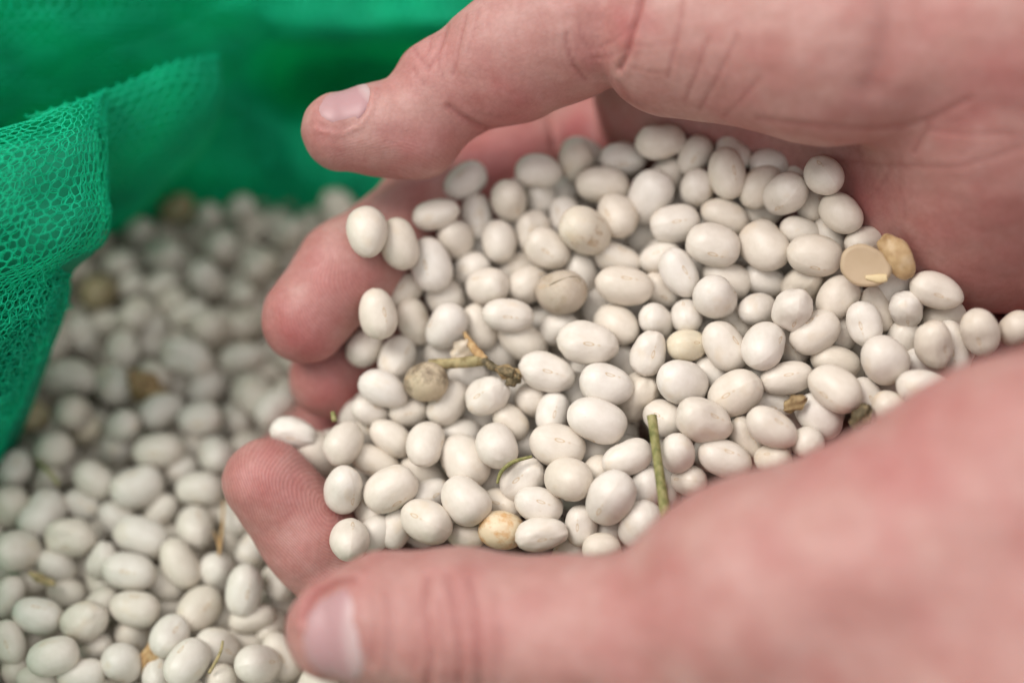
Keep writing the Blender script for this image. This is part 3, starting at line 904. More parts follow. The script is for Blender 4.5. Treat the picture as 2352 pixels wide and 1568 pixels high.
hand_rows, sack_rows = parse(HAND_BEANS), parse(SACK_BEANS)
hand_beans = layout(hand_rows, heap_depth, 3.3, 1)
sack_beans = layout(sack_rows, sack_depth, 3.0, 2)
relax(hand_beans, solids=(fn_up, fn_low))
relax(sack_beans)

def filler(x0, x1, y0, y1, depth_fn, extra, step, seed, test=None, dens_mm=7.0):
    r = np.random.default_rng(seed)
    rows = []
    y = y0
    k = 0
    while y < y1:
        x = x0 + (step / 2 if k % 2 else 0)
        while x < x1:
            xx, yy = x + r.uniform(-.22, .22) * step, y + r.uniform(-.22, .22) * step
            if test is None or test(xx, yy):
                rows.append([xx, yy, r.uniform(95, 118), r.uniform(78, 90), r.uniform(-90, 90), 2.0 + extra / 4, ''])
            x += step
        y += step * 0.86
        k += 1
    return layout(rows, lambda a, b: depth_fn(a, b) + extra, 0.0, seed)

hp = np.array([[b['px'], b['py']] for b in hand_beans])
def inside_heap(x, y):
    q = hp - [x, y]
    q = q[np.sqrt((q ** 2).sum(1)) < 135]
    return len(q) > 4 and np.linalg.norm(q.mean(0)) < 42
def over_sack(x, y):
    return True
fill_hand = []
for ex, sd_ in ((6.0, 11), (11.5, 12)):
    fb = filler(640, 2420, 300, 1330, heap_depth, ex, 96, sd_, inside_heap)
    relax(fb, fixed=hand_beans, iters=60, spring=0.02)
    fill_hand += fb
fb = []
for b in fill_hand:
    c = C(b['px'], b['py'], b['d'])[None]
    if fn_up(c)[0] > 1.0 and fn_low(c)[0] > 1.0:
        fb.append(b)
fill_hand = fb
fill_sack = []
for ex, sd_ in ((6.0, 21), (11.0, 22)):
    f_ = filler(-260, 1150, 462, 1760, sack_depth, ex, 84, sd_)
    relax(f_, fixed=sack_beans, iters=60, spring=0.02)
    fill_sack += f_
# beans of the same surface lying beyond the traced ones (out at the edge of the view and under the hands)
def not_traced(x, y):
    q = np.array([[b['px'], b['py']] for b in sack_beans])
    return np.sqrt(((q - [x, y]) ** 2).sum(1)).min() > 88
f_ = filler(-300, 2300, 475, 2080, sack_depth, 0.8, 98, 23, not_traced)
relax(f_, fixed=sack_beans, iters=60)
fill_sack += f_

def bean_matrix(b):
    p = W(C(b['px'], b['py'], b['d']))
    R = RW @ b['R'] @ np.diag(b['s'] * 0.001)
    M = Matrix([list(R[i]) + [p[i]] for i in range(3)] + [[0, 0, 0, 1]])
    return M

def joined(name, beans, mat):
    V, F, E = [], [], []
    n = 0
    for b in beans:
        _, p, f, e = COARSE[b['var']]
        R = RW @ b['R'] @ np.diag(b['s'] * 0.001)
        V.append(p @ R.T + W(C(b['px'], b['py'], b['d'])))
        F += [tuple(i + n for i in q) for q in f]
        E.append(e)
        n += len(p)
    o = mesh_obj(name, np.concatenate(V), F, mat)
    float_attr(o.data, 'eye', np.concatenate(E))
    return o

# which traced beans are objects of their own: all but those almost wholly buried
ind_hand = [b for b in hand_beans if b['lay'] < 1.25 or b['mk']]
ind_sack = [b for b in sack_beans if (b['lay'] < 0.85 or b['mk'])]
deep_hand = [b for b in hand_beans if b not in ind_hand]
deep_sack = [b for b in sack_beans if b not in ind_sack]

SPECIAL = {'tan': 'round tan bean with a crack across its dull skin', 'spot': 'tan bean with grey-brown blotches beside the dry twig',
           'orange': 'orange mottled bean close above the lower thumb', 'yellow': 'small plain yellowish bean right of the middle of the heap in the hands'}
LANDMARKS = [((1290, 671), 'the cracked tan bean'), ((980, 876), 'the blotched bean'), ((1515, 1060), 'the green stem piece'),
             ((1985, 612), 'the split half bean'), ((1145, 1225), 'the orange mottled bean'), ((1575, 792), 'the yellowish bean'),
             ((1345, 525), 'the brown-stained white bean'), ((710, 720), 'the upper index fingertip'), ((640, 1110), 'the lower index fingertip'),
             ((1590, 255), 'the base of the upper thumb'), ((1820, 930), 'the small brown husk'), ((2230, 690), 'the edge of the upper palm')]
SACK_MARKS = [((330, 890), 'the brown husk'), ((560, 760), 'the upper index fingertip'), ((540, 1100), 'the lower index fingertip'),
              ((660, 1450), 'the lower thumb tip'), ((60, 900), 'the hanging net edge'), ((420, 480), 'the net wall behind'), ((100, 1090), 'the dry green strand'),
              ((505, 1210), 'the orange tendril'), ((0, 1568), 'the bottom left corner')]
ORD = ['nearest', 'second nearest', 'third nearest', 'fourth nearest', 'fifth nearest', 'sixth nearest', 'seventh nearest', 'eighth nearest', 'ninth nearest', 'tenth nearest']
def side_of(dx, dy):
    a = math.degrees(math.atan2(-dy, dx)) % 360
    return ['right of', 'upper right of', 'above', 'upper left of', 'left of', 'lower left of', 'below', 'lower right of'][int((a + 22.5) // 45) % 8]
def label_beans(beans, marks, where):
    bins = {}
    for b in beans:
        if b['mk'] in SPECIAL and where == 'in the hands':
            b['label'] = SPECIAL[b['mk']]; continue
        if b['mk'] == 'stained':
            b['label'] = 'large white bean with brown stains on its lower half'; continue
        k = min(range(len(marks)), key=lambda i: (b['px'] - marks[i][0][0]) ** 2 + (b['py'] - marks[i][0][1]) ** 2)
        dx, dy = b['px'] - marks[k][0][0], b['py'] - marks[k][0][1]
        bins.setdefault((k, side_of(dx, dy)), []).append((dx * dx + dy * dy, b))
    for (k, sd_), lst in bins.items():
        lst.sort(key=lambda t: t[0])
        for i, (_, b) in enumerate(lst):
            col = 'olive brown' if b['mk'] == 'olive' else ('yellowish' if b['mk'] == 'yellow' else 'white')
            b['label'] = f"{col} bean {where}, {ORD[min(i, 9)]} {sd_} {marks[k][1]}"
label_beans(ind_hand, LANDMARKS, 'in the hands')
label_beans(ind_sack, SACK_MARKS, 'in the sack')
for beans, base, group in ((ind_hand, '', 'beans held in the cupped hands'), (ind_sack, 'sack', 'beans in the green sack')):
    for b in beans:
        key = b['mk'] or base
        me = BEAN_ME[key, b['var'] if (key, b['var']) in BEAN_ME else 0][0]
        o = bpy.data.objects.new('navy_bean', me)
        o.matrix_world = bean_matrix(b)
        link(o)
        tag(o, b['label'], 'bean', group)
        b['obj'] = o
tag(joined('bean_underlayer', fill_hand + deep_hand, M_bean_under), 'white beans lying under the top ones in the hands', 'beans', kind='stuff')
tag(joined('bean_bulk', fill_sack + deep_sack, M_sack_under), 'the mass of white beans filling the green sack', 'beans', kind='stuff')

def tan_crack():
    b = [q for q in ind_hand if q['mk'] == 'tan'][0]
    c = C(b['px'], b['py'], b['d'])
    pts = []
    for (x, y) in ((1262, 655), (1277, 648), (1294, 641), (1312, 636), (1326, 637), (1334, 645)):
        ray = C(x, y, 1.0)
        best = None
        o_ = (-c) @ b['R'] / b['s']; r_ = ray @ b['R'] / b['s']
        A, B, Cq = r_ @ r_, 2 * o_ @ r_, o_ @ o_ - 1
        disc = B * B - 4 * A * Cq
        if disc > 0:
            pts.append(ray * (-B - math.sqrt(disc)) / (2 * A))
    v, f = tube([p * 0.9992 for p in pts], [0.05] + [0.11] * (len(pts) - 2) + [0.05], 6, 1, 41, 0.3)
    return v, f

# ------------------------------------------------------------------ dry plant bits
def tube(pts, radii, sides=10, flat=1.0, seed=0, rough=0.0, ridge=0.0):
    """closed tube along camera-axes points"""
    r = np.random.default_rng(seed)
    P = np.array(pts, float)
    # densify
    t = np.linspace(0, len(P) - 1, (len(P) - 1) * 6 + 1)
    i = np.clip(t.astype(int), 0, len(P) - 2); f = (t - i)[:, None]
    P0 = P[np.clip(i - 1, 0, None)]; P1 = P[i]; P2 = P[i + 1]; P3 = P[np.clip(i + 2, None, len(P) - 1)]
    Q = 0.5 * (2 * P1 + (P2 - P0) * f + (2 * P0 - 5 * P1 + 4 * P2 - P3) * f ** 2 + (3 * P1 - P0 - 3 * P2 + P3) * f ** 3)
    rad = np.interp(t, np.arange(len(P)), radii)
    V, F = [], []
    for k in range(len(Q)):
        tg = Q[min(k + 1, len(Q) - 1)] - Q[max(k - 1, 0)]
        tg /= np.linalg.norm(tg)
        s = np.cross(tg, [0, 0, 1.0]); s /= np.linalg.norm(s) + 1e-9
        u = np.cross(s, tg)
        for j in range(sides):
            a = j / sides * 2 * math.pi
            rr = rad[k] * (1 + ridge * math.cos(a * 4) + rough * r.uniform(-1, 1))
            V.append(Q[k] + s * math.cos(a) * rr + u * math.sin(a) * rr * flat)
    n = len(Q)
    for k in range(n - 1):
        for j in range(sides):
            F.append((k * sides + j, k * sides + (j + 1) % sides, (k + 1) * sides + (j + 1) % sides, (k + 1) * sides + j))
    F.append(tuple(range(sides))[::-1]); F.append(tuple((n - 1) * sides + j for j in range(sides)))
    return np.array(V), F
v, f = tan_crack()
tb = [q for q in ind_hand if q['mk'] == 'tan'][0]['obj']
ck = mesh_obj('crack', W(v), f, M_husk_dark)
mw = ck.matrix_basis.copy()
ck.parent = tb
ck.matrix_parent_inverse = tb.matrix_world.inverted()
def hd(px, py, up=0.0):
    return (px, py, heap_depth(px, py) - up)
def Cs(lst):
    return [C(*q) for q in lst]
def husk(name, px, py, d, L, Wd, ang, mat, label, seed, curl=0.5, thick=0.35, parent=None):
    """curled torn scrap with real thickness"""
    r = np.random.default_rng(seed)
    NU, NV = 14, 10
    ar = math.radians(ang)
    e1 = np.array([math.cos(ar), math.sin(ar), r.uniform(-.3, .3)]); e1 /= np.linalg.norm(e1)
    e2 = np.cross([0, 0, 1.0], e1); e2 /= np.linalg.norm(e2)
    e3 = np.cross(e1, e2)
    V = []
    for side in (1, -1):
        for i in range(NU):
            for j in range(NV):
                u, v = i / (NU - 1) * 2 - 1, j / (NV - 1) * 2 - 1
                wv = Wd / 2 * math.sqrt(max(0.05, 1 - abs(u) ** 2.2)) * (1 + 0.16 * math.sin(7 * u + seed) * abs(v))
                x = u * L / 2 * (1 + 0.08 * math.sin(5 * v + seed))
                y = v * wv
                z = -curl * Wd * 0.5 * v * v + 0.10 * L * math.sin(2.4 * u + seed) + 0.05 * Wd * math.sin(6 * v + 3 * u)
                V.append(C(px, py, d) + e1 * x + e2 * y + e3 * (z + side * thick / 2))
    F = []
    N = NU * NV
    for i in range(NU - 1):
        for j in range(NV - 1):
            q = (i * NV + j, i * NV + j + 1, (i + 1) * NV + j + 1, (i + 1) * NV + j)
            F.append(q[::-1]); F.append(tuple(k + N for k in q))
    rim = [(i * NV) for i in range(NU)] + [(NU - 1) * NV + j for j in range(1, NV)] + [i * NV + NV - 1 for i in range(NU - 2, -1, -1)] + [j for j in range(NV - 2, 0, -1)]
    for a, b in zip(rim, rim[1:] + rim[:1]):
        F.append((a, b, b + N, a + N))
    o = mesh_obj(name, W(np.array(V)), F, mat, parent=parent)
    if parent is None:
        tag(o, label, 'husk')
    return o

def plant_root(name, label, cat, px, py, d):
    e = bpy.data.objects.new(name, None)
    e.location = W(C(px, py, d))
    e.empty_display_size = 0.002
    link(e)
    return tag(e, label, cat)

# the forked twig
tw = plant_root('dry_twig', 'forked dry twig with torn leaf lying on the beans', 'twig', 1110, 828, heap_depth(1110, 828))
v, f = tube(Cs([hd(985, 836, 3.0), hd(1040, 834, 3.6), hd(1108, 827, 3.8)]), [0.75, 0.85, 0.9], 10, 0.7, 1, 0.06, 0.12)
mesh_obj('stalk', W(v), f, M_twig, tw)
v, f = tube(Cs([hd(1066, 762, 2.0), hd(1085, 795, 3.6), hd(1112, 828, 4.0)]), [0.25, 0.75, 0.95], 8, 0.5, 2, 0.08)
mesh_obj('branch', W(v), f, M_sliver, tw)
v, f = tube(Cs([hd(1108, 827, 3.9), hd(1140, 846, 4.0), hd(1180, 858, 3.6)]), [0.75, 0.7, 0.9], 10, 0.8, 3, 0.15)
mesh_obj('branch', W(v), f, M_husk_dark, tw)
husk('calyx', 1166, 856, heap_depth(1166, 856) - 4.0, 4.6, 2.6, -20, M_husk, '', 4, 0.8, parent=tw)
husk('calyx', 1178, 872, heap_depth(1178, 868) - 3.6, 3.0, 2.4, 35, M_husk_dark, '', 5, 0.9, parent=tw)
husk('leaf', 1060, 806, heap_depth(1060, 806) - 2.6, 4.6, 3.6, 60, M_paper, '', 6, 0.3, parent=tw)
# the green stem piece
v, f = tube(Cs([hd(1497, 953, 5.0), hd(1507, 1030, 4.6), hd(1518, 1110, 4.2), hd(1532, 1200, 3.0)]), [0.72, 0.66, 0.72, 0.85], 12, 0.8, 7, 0.03, 0.16)
tag(mesh_obj('straw_piece', W(v), f, M_green_stem), 'straight greenish stem piece sticking up among the beans above the lower hand', 'stem')
v, f = tube(Cs([hd(1142, 1110, 2.6), hd(1152, 1082, 3.2), hd(1180, 1060, 3.4), hd(1222, 1048, 2.4)]), [0.22, 0.34, 0.34, 0.25], 8, 1, 8, 0.05)
tag(mesh_obj('tendril', W(v), f, M_green_stem), 'thin curved dry tendril between white beans left of the green stem', 'tendril')
v, f = tube(Cs([hd(764, 946, 4.5), hd(768, 966, 4.5)]), [0.4, 0.5], 8, 1, 9, 0.1)
tag(mesh_obj('stem_stub', W(v), f, M_green_stem), 'tiny green stem stub on the beans above the lower fingertip', 'stem')
husk('husk_scrap', 1826, 927, heap_depth(1826, 927) - 1.6, 4.2, 2.6, 35, M_husk, 'small brown husk scrap between white beans at the heap\'s right', 13)
husk('husk_scrap', 1978, 958, heap_depth(1978, 958) - 1.5, 4.6, 3.0, 60, M_husk_dark, 'dark torn husk scrap at the edge of the lower hand', 14)
husk('husk_scrap', 1118, 1204, heap_depth(1118, 1204) + 1.2, 3, 2, 10, M_paper, 'pale papery scrap beside the orange mottled bean', 15)
# sack bits
def sd_(px, py, up=0.0):
    return (px, py, sack_depth(px, py) - up)
husk('bean_husk', 332, 897, sack_depth(332, 897) - 3.0, 9.5, 6.0, -48, M_husk, 'brown empty husk among the beans in the sack', 16, 0.9)
v, f = tube(Cs([sd_(514, 1150, 4), sd_(512, 1195, 4), sd_(507, 1245, 4), sd_(503, 1275, 3)]), [0.25, 0.3, 0.4, 0.3], 8, 1, 17, 0.06)
tr = mesh_obj('tendril', W(v), f, M_sliver)
tag(tr, 'orange dry tendril among sack beans beside the lower index finger', 'tendril')
v, f = tube(Cs([sd_(492, 1220, 3.6), sd_(500, 1245, 4), sd_(505, 1262, 3.6)]), [0.15, 0.22, 0.3], 8, 1, 18, 0.06)
mesh_obj('side_shoot', W(v), f, M_sliver, tr)
v, f = tube(Cs([sd_(82, 1055, 3.5), sd_(108, 1080, 5), sd_(135, 1112, 4)]), [0.3, 0.45, 0.35], 8, 0.6, 19, 0.05)
tag(mesh_obj('plant_strand', W(v), f, M_green_stem), 'dry green strand lying across sack beans near the net', 'strand')
v, f = tube(Cs([sd_(512, 1470, 6.5), sd_(505, 1500, 5.5), sd_(480, 1545, 3)]), [0.22, 0.28, 0.3], 8, 0.6, 20, 0.05)
tag(mesh_obj('plant_strand', W(v), f, M_twig), 'pale dry strand across a sack bean left of the lower thumb', 'strand')
husk('husk_scrap', 345, 1505, sack_depth(345, 1505) + 0.5, 8, 3, 70, M_sliver, 'orange-brown husk scrap between sack beans at the bottom', 21)
husk('husk_scrap', 95, 1330, sack_depth(95, 1330) - 1.5, 5, 1.6, -30, M_twig, 'yellowish dry scrap on sack beans at the far left', 22)

# split half bean: flat cut face up, with the embryo on it
def half_bean():
    px, py = 1987, 611
    d = heap_depth(px, py) - 7.0
    root = plant_root('split_bean', 'split half bean with flat amber face beside the upper palm', 'bean', px, py, d)
    c = C(px, py, d)
    ar = math.radians(-24)
    e1 = np.array([math.cos(ar), math.sin(ar), 0.12]); e1 /= np.linalg.norm(e1)
    e2 = np.cross([0.06, -0.16, 1.0], e1); e2 /= np.linalg.norm(e2)
    e3 = np.cross(e1, e2)
    a, b = 4.25, 3.38
    V, F = [], []
    N, rings = 40, 10
    for k in range(rings + 1):
        t = k / rings
        for j in range(N):
            an = j / N * 2 * math.pi
            wob = 1 + 0.03 * math.sin(3 * an + 1) + 0.012 * math.sin(7 * an)
            # flat face with a slightly raised rim, then the rounded back
            if t <= 0.5:
                rr = t / 0.5; z = -0.18 * (1 - rr ** 4)
            else:
                q = (t - 0.5) / 0.5 * math.pi / 2; rr = math.cos(q); z = -2.3 * math.sin(q)
                rr = max(rr, 0.001)
            V.append(c + e1 * math.cos(an) * a * rr * wob + e2 * math.sin(an) * b * rr * wob + e3 * z)
    for k in range(rings):
        for j in range(N):
            F.append((k * N + j, (k + 1) * N + j, (k + 1) * N + (j + 1) % N, k * N + (j + 1) % N))
    mesh_obj('cotyledon', W(np.array(V)), F, M_split, root)
    ce = C(2020, 638, d - 0.15)
    v, f = tube([ce - e1 * 2.1 - e2 * 0.8, ce - e2 * 0.15, ce + e1 * 1.1 + e2 * 0.5], [0.3, 0.8, 0.6], 10, 0.4, 31)
    mesh_obj('embryo', W(v), f, M_embryo, root)
half_bean()
# shrivelled brown bean behind it
def brown_bean():
    px, py = 2057, 585
    b = dict(px=px, py=py, d=heap_depth(px, py) - 6.0)
    me, p, f, e = bean_mesh('shrivelled_bean', 40, 24, 140, M_brownskin)
    pp = p * (1 + 0.07 * smooth_noise(p, 1.1, 5) + 0.02 * smooth_noise(p, 0.5, 6))[:, None]
    pp[:, 0] += 0.25 * np.clip(p[:, 0] - 0.6, 0, 1) * 2
    ar = math.radians(-55)
    R = np.array([[math.cos(ar), -math.sin(ar), 0], [math.sin(ar), math.cos(ar), 0], [0, 0, 1]])
    pp = (pp * np.array([3.6, 2.5, 2.3])) @ R.T + C(px, py, b['d'])
    o = mesh_obj('shrivelled_bean', W(pp), f, M_brownskin)
    float_attr(o.data, 'eye', e)
    tag(o, 'shrivelled amber brown bean stuck behind the split half bean', 'bean')
brown_bean()

# ------------------------------------------------------------------ the green net sack
def catmull(G, u, v):
    """bicubic surface through control points G[row, col, 3] at u (cols) and v (rows) in 0..1"""
    nr, nc = G.shape[:2]
    def wts(t, n):
        x = np.clip(t, 0, 1) * (n - 1)
        i = np.clip(x.astype(int), 0, n - 2); f = x - i
        w = np.stack([-0.5 * f + f ** 2 - 0.5 * f ** 3, 1 - 2.5 * f ** 2 + 1.5 * f ** 3, 0.5 * f + 2 * f ** 2 - 1.5 * f ** 3, -0.5 * f ** 2 + 0.5 * f ** 3], -1)
        idx = np.stack([np.clip(i + k, 0, n - 1) for k in (-1, 0, 1, 2)], -1)
        return w, idx
    wu, iu = wts(u, nc); wv, iv = wts(v, nr)
    out = np.zeros((len(u), 3))
    for a in range(4):
        for b in range(4):
            out += (wv[:, a] * wu[:, b])[:, None] * G[iv[:, a], iu[:, b]]
    return out

def surf(ctrl, wrinkle=0.6, seed=0, push=0.0):
    G = np.array([[C(*q) for q in row] for row in ctrl])
    cu = np.concatenate([[0], np.cumsum(np.linalg.norm(np.diff(G, axis=1), axis=2).mean(0))]); cu /= cu[-1]
    cv = np.concatenate([[0], np.cumsum(np.linalg.norm(np.diff(G, axis=0), axis=2).mean(1))]); cv /= cv[-1]
    def S(u, v):
        u = np.interp(u, cu, np.linspace(0, 1, len(cu)))
        v = np.interp(v, cv, np.linspace(0, 1, len(cv)))
        p = catmull(G, u, v)
        n = wrinkle * (smooth_noise(p, 16, seed + 1) + 0.5 * smooth_noise(p, 7, seed + 2))
        return p + np.array([0, 0, 1.0]) * (n - push)[:, None] if np.ndim(n) else p
    return G, S

def sheet(name, ctrl, mat, parent, nu=70, nv=60, wrinkle=0.6, seed=0, push=0.0, thick=0.25):
    G, S = surf(ctrl, wrinkle, seed, push)
    u, v = np.meshgrid(np.linspace(0, 1, nu), np.linspace(0, 1, nv))
    p = S(u.ravel(), v.ravel())
    n = nu * nv
    V = np.concatenate([p, p - np.array([0, 0, thick])])
    F = []
    for i in range(nv - 1):
        for j in range(nu - 1):
            q = (i * nu + j, (i + 1) * nu + j, (i + 1) * nu + j + 1, i * nu + j + 1)
            F.append(q); F.append(tuple(k + n for k in q[::-1]))
    return mesh_obj(name, W(V), F, mat, parent)

def netting(name, ctrl, mat, parent, cell=2.3, r=0.15, wrinkle=0.6, seed=0, push=0.0, jitter=0.2, crumple=0.0, jseed=0):
    """hexagonal knitted net: every thread between two knots is a thin bar"""
    G, S = surf(ctrl, wrinkle, seed, push)
    rr = np.random.default_rng(seed + jseed)
    nr, nc = G.shape[:2]
    tt = np.linspace(0, 1, 80)
    lu = np.mean([np.linalg.norm(np.diff(catmull(G, tt, np.full(80, k)), axis=0), axis=1).sum() for k in (0.2, .5, .8)])
    lv = np.mean([np.linalg.norm(np.diff(catmull(G, np.full(80, k), tt), axis=0), axis=1).sum() for k in (0.2, .5, .8)])
    s = cell / math.sqrt(3)
    nodes, edges, idx = [], [], {}
    def node(x, y):
        key = (round(x * 50), round(y * 50))
        if key not in idx:
            idx[key] = len(nodes); nodes.append((x, y))
        return idx[key]
    row = 0
    y = 0.0
    while y < lv:
        x = 0.0 + (cell / 2 if row % 2 else 0)
        while x < lu:
            a = node(x, y); b = node(x, y + s)
            edges.append((a, b))
            if x + cell / 2 < lu and y + 1.5 * s < lv:
                edges.append((b, node(x + cell / 2, y + 1.5 * s)))
            if x - cell / 2 >= -1e-6 and y + 1.5 * s < lv:
                edges.append((b, node(x - cell / 2, y + 1.5 * s)))
            x += cell
        y += 1.5 * s
        row += 1
    N = np.array(nodes)
    N = N + rr.normal(size=N.shape) * jitter * 0.5
    P = S(N[:, 0] / lu, N[:, 1] / lv)
    P = P + rr.normal(size=P.shape) * crumple
    E = np.array(edges)
    A, B = P[E[:, 0]], P[E[:, 1]]
    t = B - A
    ln = np.linalg.norm(t, axis=1, keepdims=True)
    ok = (ln[:, 0] > 0.05) & (ln[:, 0] < 6)
    A, B, t, ln = A[ok], B[ok], t[ok], ln[ok]
    t = t / ln
    A = A - t * r * 0.6; B = B + t * r * 0.6
    M_ = (A + B) / 2 + rr.normal(size=A.shape) * 0.06
    s1 = np.cross(t, np.array([0.3, 0.2, 1.0])); s1 /= np.linalg.norm(s1, axis=1, keepdims=True) + 1e-9
    s2 = np.cross(t, s1)
    ring = []
    for Q, q in ((A, 1.15), (M_, 0.85), (B, 1.15)):
        for k in range(4):
            a = k * math.pi / 2
            ring.append(Q + (s1 * math.cos(a) + s2 * math.sin(a)) * r * q)
    V = np.stack(ring, 1).reshape(-1, 3)
    base = np.arange(len(A)) * 12
    F = []
    for lvl in (0, 4):
        for k in range(4):
            F.append(np.stack([base + lvl + k, base + lvl + (k + 1) % 4, base + lvl + 4 + (k + 1) % 4, base + lvl + 4 + k], 1))
    F = np.concatenate(F)
    return mesh_obj(name, W(V), F, mat, parent)

sack = plant_root('net_sack', 'green knitted net sack with folded rim, holding the beans', 'sack', 300, 700, 300)
BACK = [
    [(-700, -250, 235), (-300, -250, 240), (0, -260, 248), (300, -260, 262), (500, -260, 274), (650, -260, 282), (900, -260, 296), (1200, -260, 300), (1700, -260, 300)],
    [(-700, 0, 240), (-300, 0, 246), (0, 0, 256), (300, 0, 270), (540, 0, 284), (670, 0, 286), (900, 0, 292), (1200, 0, 296), (1700, 0, 300)],
    [(-700, 60, 242), (-300, 60, 248), (0, 60, 259), (300, 60, 273), (560, 50, 289), (680, 62, 288), (900, 72, 296), (1200, 60, 300), (1700, 60, 305)],
    [(-700, 110, 244), (-300, 110, 251), (0, 110, 262), (300, 110, 277), (560, 90, 292), (690, 92, 300), (900, 100, 310), (1200, 100, 312), (1700, 100, 312)],
    [(-700, 160, 247), (-300, 160, 254), (0, 160, 266), (300, 160, 281), (560, 140, 298), (690, 120, 330), (900, 130, 334), (1200, 130, 332), (1700, 130, 322)],
    [(-700, 220, 250), (-300, 220, 258), (0, 220, 270), (300, 220, 286), (560, 190, 303), (680, 190, 330), (900, 210, 330), (1200, 210, 328), (1700, 210, 322)],
    [(-700, 340, 262), (-300, 340, 268), (0, 340, 282), (300, 330, 297), (560, 290, 306), (680, 310, 308), (900, 340, 310), (1200, 340, 312), (1700, 340, 314)],
    [(-700, 460, 280), (-300, 460, 285), (0, 460, 298), (300, 455, 309), (560, 440, 313), (680, 455, 313), (900, 480, 312), (1200, 480, 312), (1700, 480, 312)],
    [(-700, 580, 300), (-300, 580, 305), (0, 580, 312), (300, 580, 318), (560, 580, 322), (680, 580, 322), (900, 600, 320), (1200, 600, 320), (1700, 600, 320)],
]
sheet('back_layer', BACK, M_netback, sack, 120, 70, 1.4, 3, 3.5)
netting('back_netting', BACK, M_net, sack, 2.4, 0.22, 1.4, 3, 0.0)
FOLD = [
    [(60, 265, 252), (150, 236, 252), (250, 200, 256), (385, 142, 263), (480, 122, 268), (505, 135, 282)],
    [(90, 310, 255), (170, 290, 254), (270, 262, 259), (400, 212, 266), (503, 215, 275), (478, 225, 294)],
    [(110, 390, 264), (190, 380, 263), (270, 370, 268), (385, 350, 276), (468, 330, 285), (430, 340, 302)],
    [(140, 470, 280), (200, 472, 282), (260, 478, 288), (320, 466, 295), (378, 428, 301), (345, 440, 312)],
    [(150, 530, 305), (205, 535, 307), (245, 540, 310), (300, 525, 314), (350, 485, 318), (330, 490, 322)],
]
sheet('fold_layer', FOLD, M_netback, sack, 60, 50, 0.5, 23, 3.0)
netting('fold_netting', FOLD, M_net, sack, 2.3, 0.20, 0.5, 23, 0.0)
RIM = [
    [(-700, 445, 256), (-300, 395, 254), (-50, 330, 254), (60, 296, 256), (160, 258, 259), (232, 232, 264), (225, 236, 274)],
    [(-700, 430, 236), (-300, 380, 236), (-50, 312, 238), (60, 280, 241), (160, 243, 246), (232, 216, 252), (225, 222, 266)],
    [(-700, 480, 226), (-300, 420, 226), (-50, 372, 229), (80, 338, 232), (172, 308, 237), (222, 300, 246), (190, 310, 262)],
    [(-700, 560, 224), (-300, 520, 224), (-50, 480, 227), (80, 452, 231), (180, 432, 236), (228, 430, 246), (190, 440, 264)],
    [(-700, 640, 227), (-300, 590, 226), (-50, 545, 229), (80, 515, 230), (186, 492, 235), (236, 488, 245), (196, 495, 264)],
    [(-700, 700, 229), (-300, 660, 229), (-50, 622, 232), (80, 592, 232), (166, 565, 237), (212, 556, 247), (176, 566, 266)],
    [(-700, 760, 233), (-300, 715, 235), (-60, 680, 237), (50, 648, 239), (112, 620, 243), (142, 606, 252), (116, 622, 268)],
    [(-700, 830, 236), (-300, 785, 239), (-60, 750, 239), (40, 722, 240), (102, 696, 244), (134, 682, 253), (104, 694, 270)],
    [(-700, 960, 244), (-300, 900, 245), (-80, 860, 246), (10, 832, 247), (66, 806, 250), (92, 780, 258), (60, 800, 272)],
    [(-700, 1150, 252), (-300, 1060, 252), (-100, 1010, 253), (-30, 982, 254), (8, 962, 257), (30, 924, 264), (0, 950, 276)],
    [(-700, 1400, 262), (-300, 1250, 264), (-140, 1150, 264), (-60, 1090, 266), (-20, 1050, 268), (2, 1010, 272), (-30, 1040, 282)],
]
netting('rim_netting', RIM, M_net, sack, 1.75, 0.105, 1.0, 33, 0.0, 0.40)
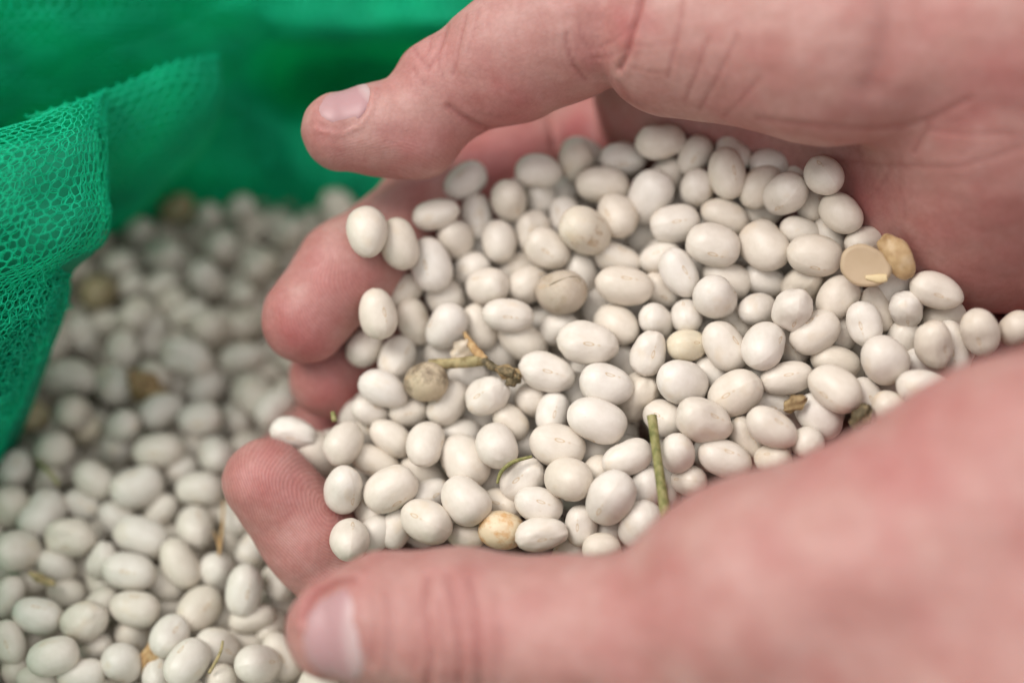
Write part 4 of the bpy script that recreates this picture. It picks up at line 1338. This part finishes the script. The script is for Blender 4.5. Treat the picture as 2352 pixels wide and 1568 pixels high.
netting('rim_netting', RIM, M_net, sack, 1.75, 0.095, 1.0, 33, 0.25, 0.40, 0.0, 7)
netting('rim_netting', RIM[1:], M_net, sack, 1.75, 0.105, 1.2, 143, 6.0, 0.40)
RIM_LOW = [row[:] for row in RIM[6:]]
netting('rim_netting', RIM_LOW, M_net, sack, 1.5, 0.14, 1.2, 53, 0.2, 0.6, 0.45)
netting('rim_netting', RIM_LOW, M_net, sack, 1.7, 0.14, 1.2, 63, 1.4, 0.6, 0.55)
netting('rim_netting', RIM_LOW, M_net, sack, 1.9, 0.14, 1.2, 93, 2.8, 0.6, 0.6)
sheet('inner_layer', [r[:5] for r in RIM[1:]], M_netshade, sack, 60, 60, 0.6, 73, 13.0)
def ctl(x, y, z):
    """millimetres in the place (x right, y away, z up from the camera) -> photo control point"""
    c = RW.T @ np.array([x, y, z], float)
    q = topx(c)
    return (q[0], q[1], -c[2])
LEFT = [[ctl(x - (y - 80) * 0.15, y, z) for (x, z) in ((-114, -165), (-110, -190), (-106, -220), (-102, -262))] for y in (250, 200, 150, 100, 50)]
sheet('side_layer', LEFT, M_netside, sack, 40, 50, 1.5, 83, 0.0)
RIGHT = [[ctl(x, y, z) for (x, z) in ((100, -205), (98, -225), (96, -240), (95, -262))] for y in (270, 220, 170, 120, 80)]
sheet('side_layer', RIGHT, M_netshade, sack, 40, 50, 1.5, 87, 0.0)  # dark sheet added to stand for the shade in the gap between the hands
NEAR = [[ctl(x, y, z) for (y, z) in ((40, -218), (46, -228), (52, -240), (54, -272))] for x in (-112, -70, -30, 20, 60, 98)]
sheet('near_layer', NEAR, M_netback, sack, 40, 30, 1.5, 97, 0.0)
# the ground the sack stands on
g = 3.0
gz = CAM_Z - (H_SACK + 40) * 0.001
tag(mesh_obj('ground', [(-g, -g, gz), (g, -g, gz), (g, g, gz), (-g, g, gz)], [(0, 1, 2, 3)],
             plant_material('dry_soil', (0.10, 0.075, 0.05), (0.16, 0.12, 0.08), (0.22, 0.17, 0.12), (20, 20, 20)), smooth=False), 'bare ground under the sack', kind='structure')
